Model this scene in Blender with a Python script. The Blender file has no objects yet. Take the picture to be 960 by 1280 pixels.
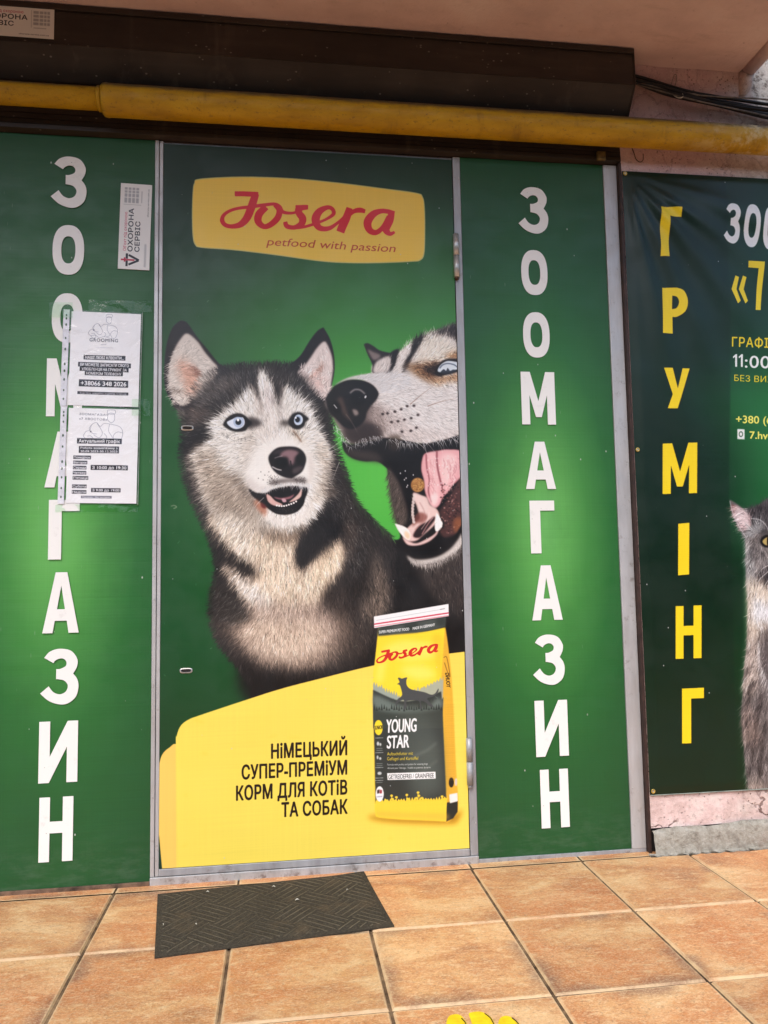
import bpy, bmesh, math, random
import numpy as np
from mathutils import Vector, Matrix, Euler
R = math.radians
SC = bpy.context.scene
COL = SC.collection

# ------------------------------------------------------------------ camera, sky, sun, exposure
D, H = 2.40, 0.888                       # the camera: metres from the shopfront, metres above the tiles
YAW, PITCH, ROLL = R(7.62), R(4.746), R(1.0145)
FPX = 961.0                              # focal length in pixels of the 960 x 1280 photograph
def cam_axes():
    cy, sy = math.cos(YAW), math.sin(YAW)
    f = Vector((sy*math.cos(PITCH), cy*math.cos(PITCH), math.sin(PITCH)))
    r0 = Vector((cy, -sy, 0)); d0 = f.cross(r0)
    r = math.cos(ROLL)*r0 + math.sin(ROLL)*d0
    d = -math.sin(ROLL)*r0 + math.cos(ROLL)*d0
    return r, d, f
CR, CD, CF = cam_axes()
cam = bpy.data.cameras.new('camera')
cam.sensor_fit = 'VERTICAL'; cam.sensor_height = 24; cam.sensor_width = 24
cam.lens = FPX/1280*24
cam.clip_end = 2000; cam.clip_start = 0.02
camo = bpy.data.objects.new('camera', cam); COL.objects.link(camo)
mw = Matrix((( CR.x, -CD.x, -CF.x, 0), (CR.y, -CD.y, -CF.y, -D), (CR.z, -CD.z, -CF.z, H), (0,0,0,1)))
camo.matrix_world = mw
SC.camera = camo

SUN_EL, SUN_AZ = R(52), R(205)           # azimuth clockwise from +Y: behind the viewer, a little to the left
wd = bpy.data.worlds.new('World'); SC.world = wd; wd.use_nodes = True
nt = wd.node_tree; nt.nodes.clear()
sky = nt.nodes.new('ShaderNodeTexSky'); sky.sky_type = 'NISHITA'; sky.sun_disc = False
sky.sun_elevation = SUN_EL; sky.sun_rotation = SUN_AZ
sky.air_density = 1.0; sky.dust_density = 2.2; sky.ozone_density = 0.6
bg = nt.nodes.new('ShaderNodeBackground'); bg.inputs[1].default_value = 0.13
wo = nt.nodes.new('ShaderNodeOutputWorld')
nt.links.new(sky.outputs[0], bg.inputs[0]); nt.links.new(bg.outputs[0], wo.inputs[0])
sl = bpy.data.lights.new('sun', 'SUN'); sl.energy = 1.1; sl.angle = R(40); sl.color = (1, .985, .965)
so = bpy.data.objects.new('sun', sl); COL.objects.link(so)
sd = Vector((math.sin(SUN_AZ)*math.cos(SUN_EL), math.cos(SUN_AZ)*math.cos(SUN_EL), math.sin(SUN_EL)))
so.rotation_euler = sd.to_track_quat('Z', 'Y').to_euler(); so.location = (0, -6, 8)
SC.view_settings.view_transform = 'Standard'; SC.view_settings.look = 'None'
SC.view_settings.exposure = 1.05; SC.view_settings.gamma = 1; SC.view_settings.use_curve_mapping = False
SC.cycles.max_bounces = 8; SC.cycles.use_denoising = True

# ------------------------------------------------------------------ helpers
def ray(px, py): return CR*((px-480)/FPX) + CD*((py-640)/FPX) + CF
def P(px, py, Y=0.0):
    """metres on the plane y = Y (the shopfront) of a spot measured on the photograph"""
    d = ray(px, py); t = (D+Y)/d.y
    return (d.x*t, H + d.z*t)
def G(px, py, z=0.0):
    d = ray(px, py); t = (z-H)/d.z
    return (d.x*t, -D + d.y*t)
def lin(c):
    return tuple(((v/255)/12.92 if v/255 <= .04045 else ((v/255+.055)/1.055)**2.4) for v in c)
def lin4(c, k=1.0): return tuple(v*k for v in lin(c)) + (1,)

def setp(o, **kw):
    for k, v in kw.items():
        if v is not None: o[k] = v
    return o
def thing(name, label, cat, loc=(0,0,0), group=None):
    o = bpy.data.objects.new(name, None); COL.objects.link(o); o.location = loc; o.empty_display_size = .1
    return setp(o, label=label, category=cat, group=group)
def obj(name, bm, mat, parent=None, smooth=False, label=None):
    me = bpy.data.meshes.new(name)
    if isinstance(bm, bmesh.types.BMesh):
        bm.normal_update(); bm.to_mesh(me); bm.free()
    else: me = bm
    if mat: me.materials.clear(); me.materials.append(mat)
    if smooth: me.polygons.foreach_set('use_smooth', [True]*len(me.polygons))
    o = bpy.data.objects.new(name, me); COL.objects.link(o)
    if parent:
        o.parent = parent
        base = parent; T = Matrix.Identity(4)
        while base: T = Matrix.Translation(base.location) @ T; base = base.parent
        if parent.type == 'EMPTY': o.matrix_parent_inverse = Matrix.Translation(-Vector(parent.location))
    if label: o['label'] = label
    return o
def tag(o, label, cat, group=None): return setp(o, label=label, category=cat, group=group)
def box(bm, x0, x1, y0, y1, z0, z1, bevel=0):
    r = bmesh.ops.create_cube(bm, size=1)
    vs = r['verts']
    for v in vs: v.co = Vector((x0+(v.co.x+.5)*(x1-x0), y0+(v.co.y+.5)*(y1-y0), z0+(v.co.z+.5)*(z1-z0)))
    if bevel:
        es = list({e for v in vs for e in v.link_edges})
        bmesh.ops.bevel(bm, geom=es, offset=bevel, segments=2, profile=.5, affect='EDGES')
    return bm
def B(*a, **k): return box(bmesh.new(), *a, **k)
def tube(bm, pts, r, n=10, cap=True):
    pts = [Vector(p) for p in pts]; rings = []
    rr = r if isinstance(r, (list, tuple)) else [r]*len(pts)
    for i, p in enumerate(pts):
        t = (pts[min(i+1, len(pts)-1)] - pts[max(i-1, 0)]).normalized()
        a = t.cross(Vector((0,0,1)))
        if a.length < .05: a = t.cross(Vector((0,1,0)))
        a.normalize(); b = t.cross(a)
        rings.append([bm.verts.new(p + rr[i]*(math.cos(q)*a + math.sin(q)*b)) for q in (2*math.pi*k/n for k in range(n))])
    for A_, B_ in zip(rings, rings[1:]):
        for k in range(n): bm.faces.new((A_[k], A_[(k+1)%n], B_[(k+1)%n], B_[k]))
    if cap: bm.faces.new(rings[0][::-1]); bm.faces.new(rings[-1])
    return bm
def profile_x(bm, prof, x0, x1, closed=True):
    """a profile of (y, z) points pulled along X"""
    a = [bm.verts.new((x0, y, z)) for y, z in prof]; b = [bm.verts.new((x1, y, z)) for y, z in prof]
    n = len(prof)
    for i in range(n if closed else n-1): bm.faces.new((a[i], a[(i+1)%n], b[(i+1)%n], b[i]))
    if closed: bm.faces.new(a[::-1]); bm.faces.new(b)
    bmesh.ops.recalc_face_normals(bm, faces=bm.faces[:])
    return bm
def sheet(x0, x1, z0, z1, Y, nx=1, nz=1, fn=None):
    """an upright sheet facing the street, with UVs over its whole face; fn(u, v) pushes it towards the street"""
    bm = bmesh.new(); uv = bm.loops.layers.uv.new('UVMap')
    g = [[bm.verts.new((x0+(x1-x0)*i/nx, Y-(fn(i/nx, j/nz) if fn else 0), z0+(z1-z0)*j/nz)) for i in range(nx+1)] for j in range(nz+1)]
    for j in range(nz):
        for i in range(nx):
            f = bm.faces.new((g[j][i], g[j][i+1], g[j+1][i+1], g[j+1][i]))
            for l, (a, b) in zip(f.loops, ((i,j),(i+1,j),(i+1,j+1),(i,j+1))): l[uv].uv = (a/nx, b/nz)
    return bm
def spline(pts, corners=(), n=8, closed=True):
    """Catmull-Rom through pts, broken at the corner indices"""
    N = len(pts); out = []; C = set(corners)
    for i in range(N if closed else N-1):
        p1, p2 = pts[i], pts[(i+1)%N]
        p0 = pts[i-1] if (i-1 >= 0 or closed) else p1
        p3 = pts[(i+2)%N] if (i+2 < N or closed) else p2
        if i in C: p0 = p1
        if (i+1)%N in C: p3 = p2
        if i in C and (i+1)%N in C: out.append(p1); continue
        for k in range(n):
            t = k/n
            out.append(tuple(.5*(2*p1[m] + (p2[m]-p0[m])*t + (2*p0[m]-5*p1[m]+4*p2[m]-p3[m])*t*t + (3*p1[m]-p0[m]-3*p2[m]+p3[m])*t**3) for m in range(len(p1))))
    if not closed: out.append(pts[-1])
    return out

# ------------------------------------------------------------------ node materials
class N:
    def __init__(s, name):
        s.m = bpy.data.materials.new(name); s.m.use_nodes = True; s.t = s.m.node_tree
        s.b = next(n for n in s.t.nodes if n.type == 'BSDF_PRINCIPLED'); s._c = None
    def n(s, typ, **kw):
        x = s.t.nodes.new(typ)
        for k, v in kw.items(): setattr(x, k, v)
        return x
    def l(s, a, b): s.t.links.new(a, b)
    def put(s, sock, v):
        if isinstance(v, bpy.types.NodeSocket): s.l(v, sock)
        elif v is not None: sock.default_value = v
    def pos(s):
        if not s._c: s._c = s.n('ShaderNodeNewGeometry').outputs['Position']
        return s._c
    def uv(s): return s.n('ShaderNodeUVMap').outputs[0]
    def sc(s, v, k=(1,1,1), loc=(0,0,0), rot=(0,0,0)):
        m = s.n('ShaderNodeMapping'); s.l(v, m.inputs[0]); m.inputs['Scale'].default_value = k; m.inputs['Location'].default_value = loc; m.inputs['Rotation'].default_value = rot
        return m.outputs[0]
    def noise(s, v, scale=5, detail=4, rough=.55, dist=0):
        x = s.n('ShaderNodeTexNoise'); s.l(v, x.inputs['Vector']); x.inputs['Scale'].default_value = scale
        x.inputs['Detail'].default_value = detail; x.inputs['Roughness'].default_value = rough; x.inputs['Distortion'].default_value = dist
        return x.outputs['Fac']
    def vor(s, v, scale, feature='F1', out='Distance', rnd=1):
        x = s.n('ShaderNodeTexVoronoi', feature=feature); s.l(v, x.inputs['Vector']); x.inputs['Scale'].default_value = scale
        x.inputs['Randomness'].default_value = rnd
        return x.outputs[out]
    def math(s, op, a, b=None, c=None, clamp=False):
        x = s.n('ShaderNodeMath', operation=op, use_clamp=clamp)
        s.put(x.inputs[0], a); s.put(x.inputs[1], b)
        if c is not None: s.put(x.inputs[2], c)
        return x.outputs[0]
    def ss(s, v, a, b, lo=0., hi=1.):
        x = s.n('ShaderNodeMapRange', interpolation_type='SMOOTHSTEP'); s.put(x.inputs[0], v)
        x.inputs[1].default_value = a; x.inputs[2].default_value = b; x.inputs[3].default_value = lo; x.inputs[4].default_value = hi
        return x.outputs[0]
    def mix(s, f, a, b, mode='MIX'):
        x = s.n('ShaderNodeMix', data_type='RGBA', blend_type=mode)
        s.put(x.inputs[0], f); s.put(x.inputs[6], a); s.put(x.inputs[7], b)
        return x.outputs[2]
    def ramp(s, f, stops, interp='LINEAR'):
        x = s.n('ShaderNodeValToRGB'); s.put(x.inputs[0], f); e = x.color_ramp; e.interpolation = interp
        while len(e.elements) < len(stops): e.elements.new(.5)
        for q, (p, c) in zip(e.elements, stops): q.position = p; q.color = c
        return x.outputs[0]
    def xyz(s, v):
        x = s.n('ShaderNodeSeparateXYZ'); s.l(v, x.inputs[0]); return x.outputs
    def bump(s, h, strength=.3, dist=.01, nrm=None):
        x = s.n('ShaderNodeBump'); s.put(x.inputs['Height'], h); x.inputs['Strength'].default_value = strength; x.inputs['Distance'].default_value = dist
        if nrm is not None: s.l(nrm, x.inputs['Normal'])
        s.l(x.outputs[0], s.b.inputs['Normal']); return x.outputs[0]
    def out(s, color=None, rough=None, metal=None, spec=None):
        s.put(s.b.inputs['Base Color'], color); s.put(s.b.inputs['Roughness'], rough); s.put(s.b.inputs['Metallic'], metal)
        s.put(s.b.inputs['Specular IOR Level'], spec)
        return s.m
# ------------------------------------------------------------------ a print: ink laid on a sheet, computed stroke by stroke
RNG = np.random.default_rng(7)
def blur(a, s):
    if s < .4: return a
    r = max(1, int(round(s*3))); k = np.exp(-.5*(np.arange(-r, r+1)/s)**2); k /= k.sum()
    p = np.pad(a, ((r, r), (0, 0)), mode='edge'); o = np.zeros_like(a)
    for i, w in enumerate(k): o += w*p[i:i+a.shape[0]]
    p = np.pad(o, ((0, 0), (r, r)), mode='edge'); o = np.zeros_like(a)
    for i, w in enumerate(k): o += w*p[:, i:i+a.shape[1]]
    return o
def vnoise(h, w, cell, seed=0, ax=1.0):
    g = np.random.default_rng(seed).random((int(h/cell)+3, int(w/(cell*ax))+3))
    y = np.arange(h)/cell; x = np.arange(w)/(cell*ax)
    yi = y.astype(int); xi = x.astype(int); fy = (y-yi)[:, None]; fx = (x-xi)[None]
    fy = fy*fy*(3-2*fy); fx = fx*fx*(3-2*fx)
    a = g[yi][:, xi]; b = g[yi][:, xi+1]; c = g[yi+1][:, xi]; d = g[yi+1][:, xi+1]
    return (a*(1-fx)+b*fx)*(1-fy) + (c*(1-fx)+d*fx)*fy

GLYPHS = {}
def glyphs(text, bold=0.0, space=1.0):
    """outline loops of a line of type in the built-in font: x over 0..1, y 0 at the baseline, 1 at the cap height"""
    key = (text, space)
    if key in GLYPHS: return GLYPHS[key]
    cu = bpy.data.curves.new('type', 'FONT'); cu.body = text; cu.resolution_u = 4; cu.space_character = space; cu.fill_mode = 'NONE'
    o = bpy.data.objects.new('type', cu); COL.objects.link(o)
    dg = bpy.context.evaluated_depsgraph_get(); ev = o.evaluated_get(dg); me = ev.to_mesh()
    v = np.array([q.co[:2] for q in me.vertices]); nx = {}
    for e in me.edges: a, c = e.vertices[:]; nx.setdefault(a, []).append(c); nx.setdefault(c, []).append(a)
    ev.to_mesh_clear(); bpy.data.objects.remove(o); bpy.data.curves.remove(cu)
    v[:, 0] = (v[:, 0]-v[:, 0].min())/(v[:, 0].max()-v[:, 0].min()); v[:, 1] /= .727
    seen = set(); out = []
    for s_ in range(len(v)):
        if s_ in seen or s_ not in nx: continue
        L = [s_]; seen.add(s_); c = s_+1 if s_+1 in nx[s_] else nx[s_][0]
        while c not in seen: L.append(c); seen.add(c); c = next((k for k in nx[c] if k not in seen), s_)
        out.append(v[L])
    GLYPHS[key] = out; return out

class Canvas:
    def __init__(s, x0, x1, z0, z1, ppm, to=None):
        s.x0, s.x1, s.z0, s.z1, s.k = x0, x1, z0, z1, ppm
        s.w, s.h = int(round((x1-x0)*ppm)), int(round((z1-z0)*ppm))
        s.a = np.zeros((s.h, s.w, 3)); s.to = to or (lambda p: P(*p))
    def c(s, pts):
        q = np.array([s.to(p[:2]) for p in pts]); return np.stack([(q[:, 0]-s.x0)*s.k, (s.z1-q[:, 1])*s.k], 1)
    def mask(s, loops, soft=0, ss=3, wind=False):
        al = np.concatenate(loops); pad = int(3*soft)+2
        bx0, by0 = max(0, int(al[:, 0].min())-pad), max(0, int(al[:, 1].min())-pad)
        bx1, by1 = min(s.w, int(al[:, 0].max())+pad+1), min(s.h, int(al[:, 1].max())+pad+1)
        if bx1 <= bx0 or by1 <= by0: return None
        w, h = (bx1-bx0)*ss, (by1-by0)*ss
        df = np.zeros((h, w+1), np.int32)
        for L in loops:
            q = (L-np.array([bx0, by0]))*ss
            for (xa, ya), (xb, yb) in zip(q, np.roll(q, -1, 0)):
                if ya == yb: continue
                d_ = 1
                if ya > yb: xa, ya, xb, yb, d_ = xb, yb, xa, ya, -1
                r0, r1 = max(0, math.ceil(ya-.5)), min(h-1, math.ceil(yb-.5)-1)
                if r1 < r0: continue
                r = np.arange(r0, r1+1); x = xa+(r+.5-ya)*(xb-xa)/(yb-ya)
                np.add.at(df, (r, np.clip(np.ceil(x-.5), 0, w).astype(int)), d_ if wind else 1)
        m = np.cumsum(df, 1)[:, :w]; m = ((m != 0) if wind else (m % 2)).astype(float).reshape(by1-by0, ss, bx1-bx0, ss).mean((1, 3))
        return (bx0, by0, bx1, by1), blur(m, soft)
    def lay(s, bm, color, alpha=1.0):
        if bm is None: return
        (x0, y0, x1, y1), m = bm
        m = (m*alpha)[..., None]; v = s.a[y0:y1, x0:x1]
        v[:] = v*(1-m) + np.array(color)/255*m
    def poly(s, pts, color, soft=0, alpha=1.0, smooth=True, corners=(), holes=()):
        f = (lambda q: np.array(spline([tuple(z) for z in q], corners, 6))) if smooth else np.array
        s.lay(s.mask([f(s.c(pts))] + [f(s.c(h)) for h in holes], soft*s.px), color, alpha)
    px = 2.5                                  # canvas pixels in one pixel of the photograph
    def dot(s, x, y, rx, ry, color, soft=0, alpha=1.0, rot=0):
        c_, s_ = math.cos(R(rot)), math.sin(R(rot))
        pts = [(x+rx*math.cos(t)*c_-ry*math.sin(t)*s_, y+rx*math.cos(t)*s_+ry*math.sin(t)*c_) for t in np.linspace(0, 2*math.pi, 24, endpoint=False)]
        s.lay(s.mask([s.c(pts)], soft*s.px), color, alpha)
    def line(s, pts, w, color, alpha=1.0, soft=0, taper=False, n=8):
        p = s.c(spline(pts, (), n, False) if len(pts) > 2 else pts)
        d = np.gradient(p, axis=0); d /= np.maximum(1e-6, np.linalg.norm(d, axis=1))[:, None]
        nn = np.stack([-d[:, 1], d[:, 0]], 1); k = len(p)
        ww = np.full(k, w*s.px/2)
        if taper: ww = ww*np.linspace(1, .15, k)
        s.lay(s.mask([np.concatenate([p+nn*ww[:, None], (p-nn*ww[:, None])[::-1]])], soft*s.px), color, alpha)
    def text(s, txt, bl, br, up, color, bold=0.0, alpha=1.0, space=1.0, shear=0.0, soft=0):
        t = glyphs(txt, 0.0, space); bl, br, up = map(lambda v_: np.array(v_, float), (bl, br, up))
        q = [s.c(bl + f[:, :1]*(br-bl) + f[:, 1:]*(up+np.array([shear, 0]))) for f in t]
        cap = np.linalg.norm(s.c([bl+up])[0]-s.c([bl])[0]); r_ = bold*cap*.9
        if r_ > .2: q = [k+r_*np.array([math.cos(a_), math.sin(a_)]) for k in q for a_ in np.linspace(0, 2*math.pi, 8, endpoint=False)]
        s.lay(s.mask(q, soft*s.px, 4, True), color, alpha)
    def fur(s, mask, n, L, w, dirf, jit=.12, spread=.35, alpha=.85, src=None, tint=(0, 0, 0)):
        """n tapering hairs rooted where mask is on, each the colour of the coat under its root"""
        base = (src if src is not None else s.a.copy())
        ys, xs = np.nonzero(mask > .5)
        if len(ys) == 0: return
        i = RNG.integers(0, len(ys), n); x = xs[i]+RNG.random(n); y = ys[i]+RNG.random(n)
        col = base[ys[i], xs[i]]*(1+RNG.normal(0, jit, n))[:, None] + RNG.normal(0, jit*.12, n)[:, None]
        dx, dy = dirf(x, y); a = np.arctan2(dy, dx)+RNG.normal(0, spread, n); cv = RNG.normal(0, .012, n)
        ln = RNG.uniform(L[0], L[1], n)*s.px; ch = 260
        for k in range(0, n, ch):
            e = slice(k, k+ch); m = int(ln[e].max())+1; t = np.arange(m)[None]
            aa = a[e][:, None]+cv[e][:, None]*t
            X = x[e][:, None]+np.cumsum(np.cos(aa), 1); Y = y[e][:, None]+np.cumsum(np.sin(aa), 1)
            f = t/ln[e][:, None]; wt = np.clip(1-f, 0, 1)**.6*w*s.px/2
            bx0, by0 = max(0, int(X.min())-2), max(0, int(Y.min())-2); bx1, by1 = min(s.w, int(X.max())+3), min(s.h, int(Y.max())+3)
            if bx1-bx0 < 3 or by1-by0 < 3: continue
            W_, H_ = bx1-bx0, by1-by0; acc = np.zeros(W_*H_); ac = np.zeros((3, W_*H_))
            cc = np.broadcast_to(col[e][:, None], X.shape+(3,))
            xi, yi = np.floor(X).astype(int), np.floor(Y).astype(int)
            for oy in (-1, 0, 1):
                for ox in (-1, 0, 1):
                    px, py = xi+ox, yi+oy
                    dd = np.hypot(px+.5-X, py+.5-Y); g = np.clip(wt+.5-dd, 0, 1)
                    ok = (g > 0) & (px >= bx0) & (px < bx1) & (py >= by0) & (py < by1)
                    id_ = ((py-by0)*W_+(px-bx0))[ok]; gg = g[ok]
                    acc += np.bincount(id_, gg, W_*H_)
                    for q in range(3): ac[q] += np.bincount(id_, gg*cc[ok][:, q], W_*H_)
            mk = acc > .02; al = (np.clip(acc, 0, 1)*alpha)[mk][:, None]
            v = s.a[by0:by1, bx0:bx1].reshape(-1, 3); vv = v[mk]*(1-al) + np.clip((ac[:, mk]/acc[mk]).T, 0, 1)*al
            v[mk] = vv; s.a[by0:by1, bx0:bx1] = v.reshape(H_, W_, 3)
    def full(s, loops_px, soft=0, smooth=True):
        m = np.zeros((s.h, s.w)); f = (lambda q: np.array(spline([tuple(z) for z in q], (), 6))) if smooth else np.array
        r = s.mask([f(s.c(q)) for q in loops_px], soft*s.px)
        if r: (x0, y0, x1, y1), k = r; m[y0:y1, x0:x1] = k
        return m
    def photo_xy(s):
        """photograph coordinates of every canvas pixel"""
        X = s.x0+(np.arange(s.w)+.5)/s.k; Z = s.z1-(np.arange(s.h)+.5)/s.k
        X, Z = np.meshgrid(X, Z); v = [X, np.full_like(X, D), Z-H]
        q = [sum(ax[i]*v[i] for i in range(3)) for ax in (CR, CD, CF)]
        return 480+FPX*q[0]/q[2], 640+FPX*q[1]/q[2]
    def image(s, name, gain=1.0):
        a = np.clip(s.a, 0, 1); a = np.clip(a*1.04-.018-.03*np.sin(a*2*np.pi), 0, 1); l = np.where(a <= .04045, a/12.92, ((a+.055)/1.055)**2.4)*gain
        l = np.clip(l, 0, .86); g = np.where(l <= .0031308, l*12.92, 1.055*l**(1/2.4)-.055)
        im = bpy.data.images.new(name, s.w, s.h, alpha=False)
        o = np.ones((s.h, s.w, 4), np.float32); o[..., :3] = g[::-1]
        im.pixels.foreach_set(o.ravel()); im.update(); im.pack(); return im
def print_mat(name, im, rough=.38, spec=.4, rib=0.0, wear=True):
    n = N(name); t = n.n('ShaderNodeTexImage'); t.image = im; t.extension = 'EXTEND'; n.l(n.uv(), t.inputs[0])
    c = t.outputs[0]; p = n.pos()
    if wear:
        r = n.noise(n.sc(p, (3, 3, 420)), 1, 2, .5); q = n.noise(n.sc(p, (260, 3, 3)), 1, 2, .5)
        c = n.mix(1, c, n.ramp(n.math('ADD', n.math('MULTIPLY', r, .6), n.math('MULTIPLY', q, .4)), [(.3, (.95,.95,.95,1)), (.7, (1.03,1.03,1.03,1))]), 'MULTIPLY')
        sp = n.vor(n.sc(p, (1, 1, .8)), 46, out='Distance'); sc = n.vor(n.sc(p, (1, 1, .8)), 46, out='Color')
        k = n.math('MULTIPLY', n.ss(sp, .06, .1, 1, 0), n.ss(n.xyz(sc)[0], .93, .95))
        c = n.mix(n.math('MULTIPLY', k, .6), c, (.55, .57, .55, 1))
    n.bump(n.math('ADD', n.math('MULTIPLY', n.noise(p, 5, 2), .8), n.math('MULTIPLY', n.noise(n.sc(p, (2, 2, 150)), 1, 2), .06)), .14, .02)
    return n.out(c, n.ss(n.noise(p, 9, 4), .3, .7, rough-.06, rough+.1), 0, spec)

# the script lettering of the pet-food mark; its own box is 960 x 388
LOGO = [  # (points with widths)
    [(124,66,25),(180,67,25),(232,70,25)],
    [(222,66,30),(212,92,36),(196,140,38),(178,180,36),(150,208,30),(112,217,22),(80,210,21),(66,190,21),(72,166,17),(98,146,15),(140,133,15),(200,126,17),(260,118,17),(306,114,16),(330,126,18),(345,150,18),(385,156,14),(420,146,12),(452,128,12)],
    [(268,128,30),(236,160,36),(232,195,34),(258,218,26),(290,208,28),(322,176,30),(328,142,26),(306,120,15)],
    [(404,126,15),(458,128,22),(420,134,30),(420,156,34),(436,180,36),(430,206,30),(398,222,22),(364,216,24),(356,196,20)],
    [(398,224,16),(440,220,14),(488,206,14),(540,186,13),(578,160,18),(572,136,20),(548,130,22),(512,150,34),(496,186,40),(512,222,30),(556,226,22),(600,198,14),(640,160,14),(660,140,18)],
    [(652,132,30),(640,172,38),(618,220,40),(610,242,40)],
    [(632,186,14),(668,150,20),(700,142,26),(724,148,20)],
    [(838,150,24),(800,146,24),(762,160,34),(736,196,40),(744,232,34),(774,244,26),(806,220,22),(834,172,24)],
    [(850,144,24),(838,186,38),(820,228,38),(838,250,22),(860,242,12)],
]
def logo(cv, fmap, color, wk):
    tot = None
    M = np.zeros((cv.h, cv.w)) 
    for st in LOGO:
        sp = spline(st, (), 10, False); p = cv.c([fmap(q[0], q[1]) for q in sp]); w = np.array([q[2] for q in sp])*wk
        d = np.gradient(p, axis=0); d /= np.maximum(1e-6, np.linalg.norm(d, axis=1))[:, None]; nn = np.stack([-d[:, 1], d[:, 0]], 1)
        for k in range(len(p)-1):
            a, b = (p[k]-nn[k]*w[k]/2-d[k]*.3, p[k]+nn[k]*w[k]/2-d[k]*.3), (p[k+1]+nn[k+1]*w[k+1]/2+d[k+1]*.3, p[k+1]-nn[k+1]*w[k+1]/2+d[k+1]*.3)
            r = cv.mask([np.array([*a, *b])])
            if r: (x0, y0, x1, y1), m = r; M[y0:y1, x0:x1] = np.maximum(M[y0:y1, x0:x1], m)
    ys, xs = np.nonzero(M > 0)
    if len(ys):
        x0, x1, y0, y1 = xs.min(), xs.max()+1, ys.min(), ys.max()+1
        m = M[y0:y1, x0:x1]; m = np.clip((blur(m, .8)-.25)*2, 0, 1)
        cv.lay(((x0, y0, x1, y1), m), color)

# letter outlines, each in a unit box (x right, y down)
def oval(cx, cy, rx, ry, e=2.4, n=40):
    o = []
    for k in range(n):
        t = 2*math.pi*k/n; c, s_ = math.cos(t), math.sin(t)
        o.append((cx+rx*math.copysign(abs(c)**(2/e), c), cy+ry*math.copysign(abs(s_)**(2/e), s_)))
    return o
ZE = spline([(.09,.157),(.23,.05),(.48,0),(.79,.043),(.955,.19),(.955,.325),(.855,.455),(.966,.56),(1,.70),(.93,.875),(.73,.985),(.51,1),(.23,.933),(0,.796),(.218,.67),(.34,.776),(.51,.82),(.665,.776),(.72,.67),(.63,.58),(.48,.55),(.41,.545),(.41,.365),(.51,.363),(.65,.318),(.676,.247),(.61,.188),(.5,.176),(.385,.208),(.33,.255)], (0, 6, 13, 14, 21, 22, 29), 6)
LET = {
 'З': [ZE],
 'О': [oval(.5,.5,.5,.5), oval(.5,.5,.225,.275)],
 'М': [[(0,0),(.27,0),(.5,.56),(.73,0),(1,0),(1,1),(.76,1),(.76,.44),(.585,.86),(.415,.86),(.24,.44),(.24,1),(0,1)]],
 'А': [[(.34,0),(.66,0),(1,1),(.72,1),(.665,.8),(.335,.8),(.28,1),(0,1)], [(.5,.22),(.61,.61),(.39,.61)]],
 'Г': [[(0,0),(1,0),(1,.19),(.42,.19),(.42,1),(0,1)]],
 'И': [[(0,0),(.28,0),(.28,.58),(.73,0),(1,0),(1,1),(.72,1),(.72,.42),(.27,1),(0,1)]],
 'Н': [[(0,0),(.31,0),(.31,.38),(.69,.38),(.69,0),(1,0),(1,1),(.69,1),(.69,.56),(.31,.56),(.31,1),(0,1)]],
 'Р': [[(0,0)]+spline([(.55,0),(.85,.07),(1,.28),(.92,.5),(.62,.62),(.42,.63)], (), 6, False)+[(.42,1),(0,1)], spline([(.4,.17),(.58,.2),(.66,.31),(.58,.43),(.4,.46)], (0,4), 6)],
 'У': [[(0,0),(.33,0),(.53,.5),(.72,0),(1,0),(.53,1),(.16,1),(.34,.65)]],
 'І': [[(0,0),(1,0),(1,1),(0,1)]],
}
# ------------------------------------------------------------------ the door print: two huskies, a bag of food, a yellow band
GAIN = 0.93
SX0, SX1, SZ0, SZ1 = -0.3625, 0.568, 0.046, 2.262
def gradient(cv, pts, sig):
    X, Y = cv.photo_xy(); st = 6
    x, y = X[::st, ::st], Y[::st, ::st]; n = np.zeros(x.shape+(3,)); d = np.zeros(x.shape)
    for px, py, c in pts:
        w = np.exp(-((x-px)**2+(y-py)**2)/(2*sig*sig))+1e-6/(1+((x-px)**2+(y-py)**2)/sig**2); n += w[..., None]*np.array(c)/255; d += w
    g = n/d[..., None]; h, w = cv.h, cv.w
    yi = np.clip((np.arange(h)-st/2)/st, 0, g.shape[0]-1.001); xi = np.clip((np.arange(w)-st/2)/st, 0, g.shape[1]-1.001)
    y0, x0 = yi.astype(int), xi.astype(int); fy, fx = (yi-y0)[:, None, None], (xi-x0)[None, :, None]
    y1, x1 = np.minimum(y0+1, g.shape[0]-1), np.minimum(x0+1, g.shape[1]-1)
    cv.a[:] = (g[y0][:, x0]*(1-fx)+g[y0][:, x1]*fx)*(1-fy) + (g[y1][:, x0]*(1-fx)+g[y1][:, x1]*fx)*fy
def idw(cv, ctrl):
    """a field of hair directions from (x, y, dx, dy) given on the photograph"""
    q = cv.c([(c[0], c[1]) for c in ctrl]); v = np.array([c[2:4] for c in ctrl], float); v /= np.linalg.norm(v, axis=1)[:, None]
    def f(x, y):
        nx = np.zeros(len(x)); ny = np.zeros(len(x))
        for (cx, cy), (vx, vy) in zip(q, v):
            w = 1/(((x-cx)**2+(y-cy)**2)+60)**1.5; nx += w*vx; ny += w*vy
        return nx, ny
    return f

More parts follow.
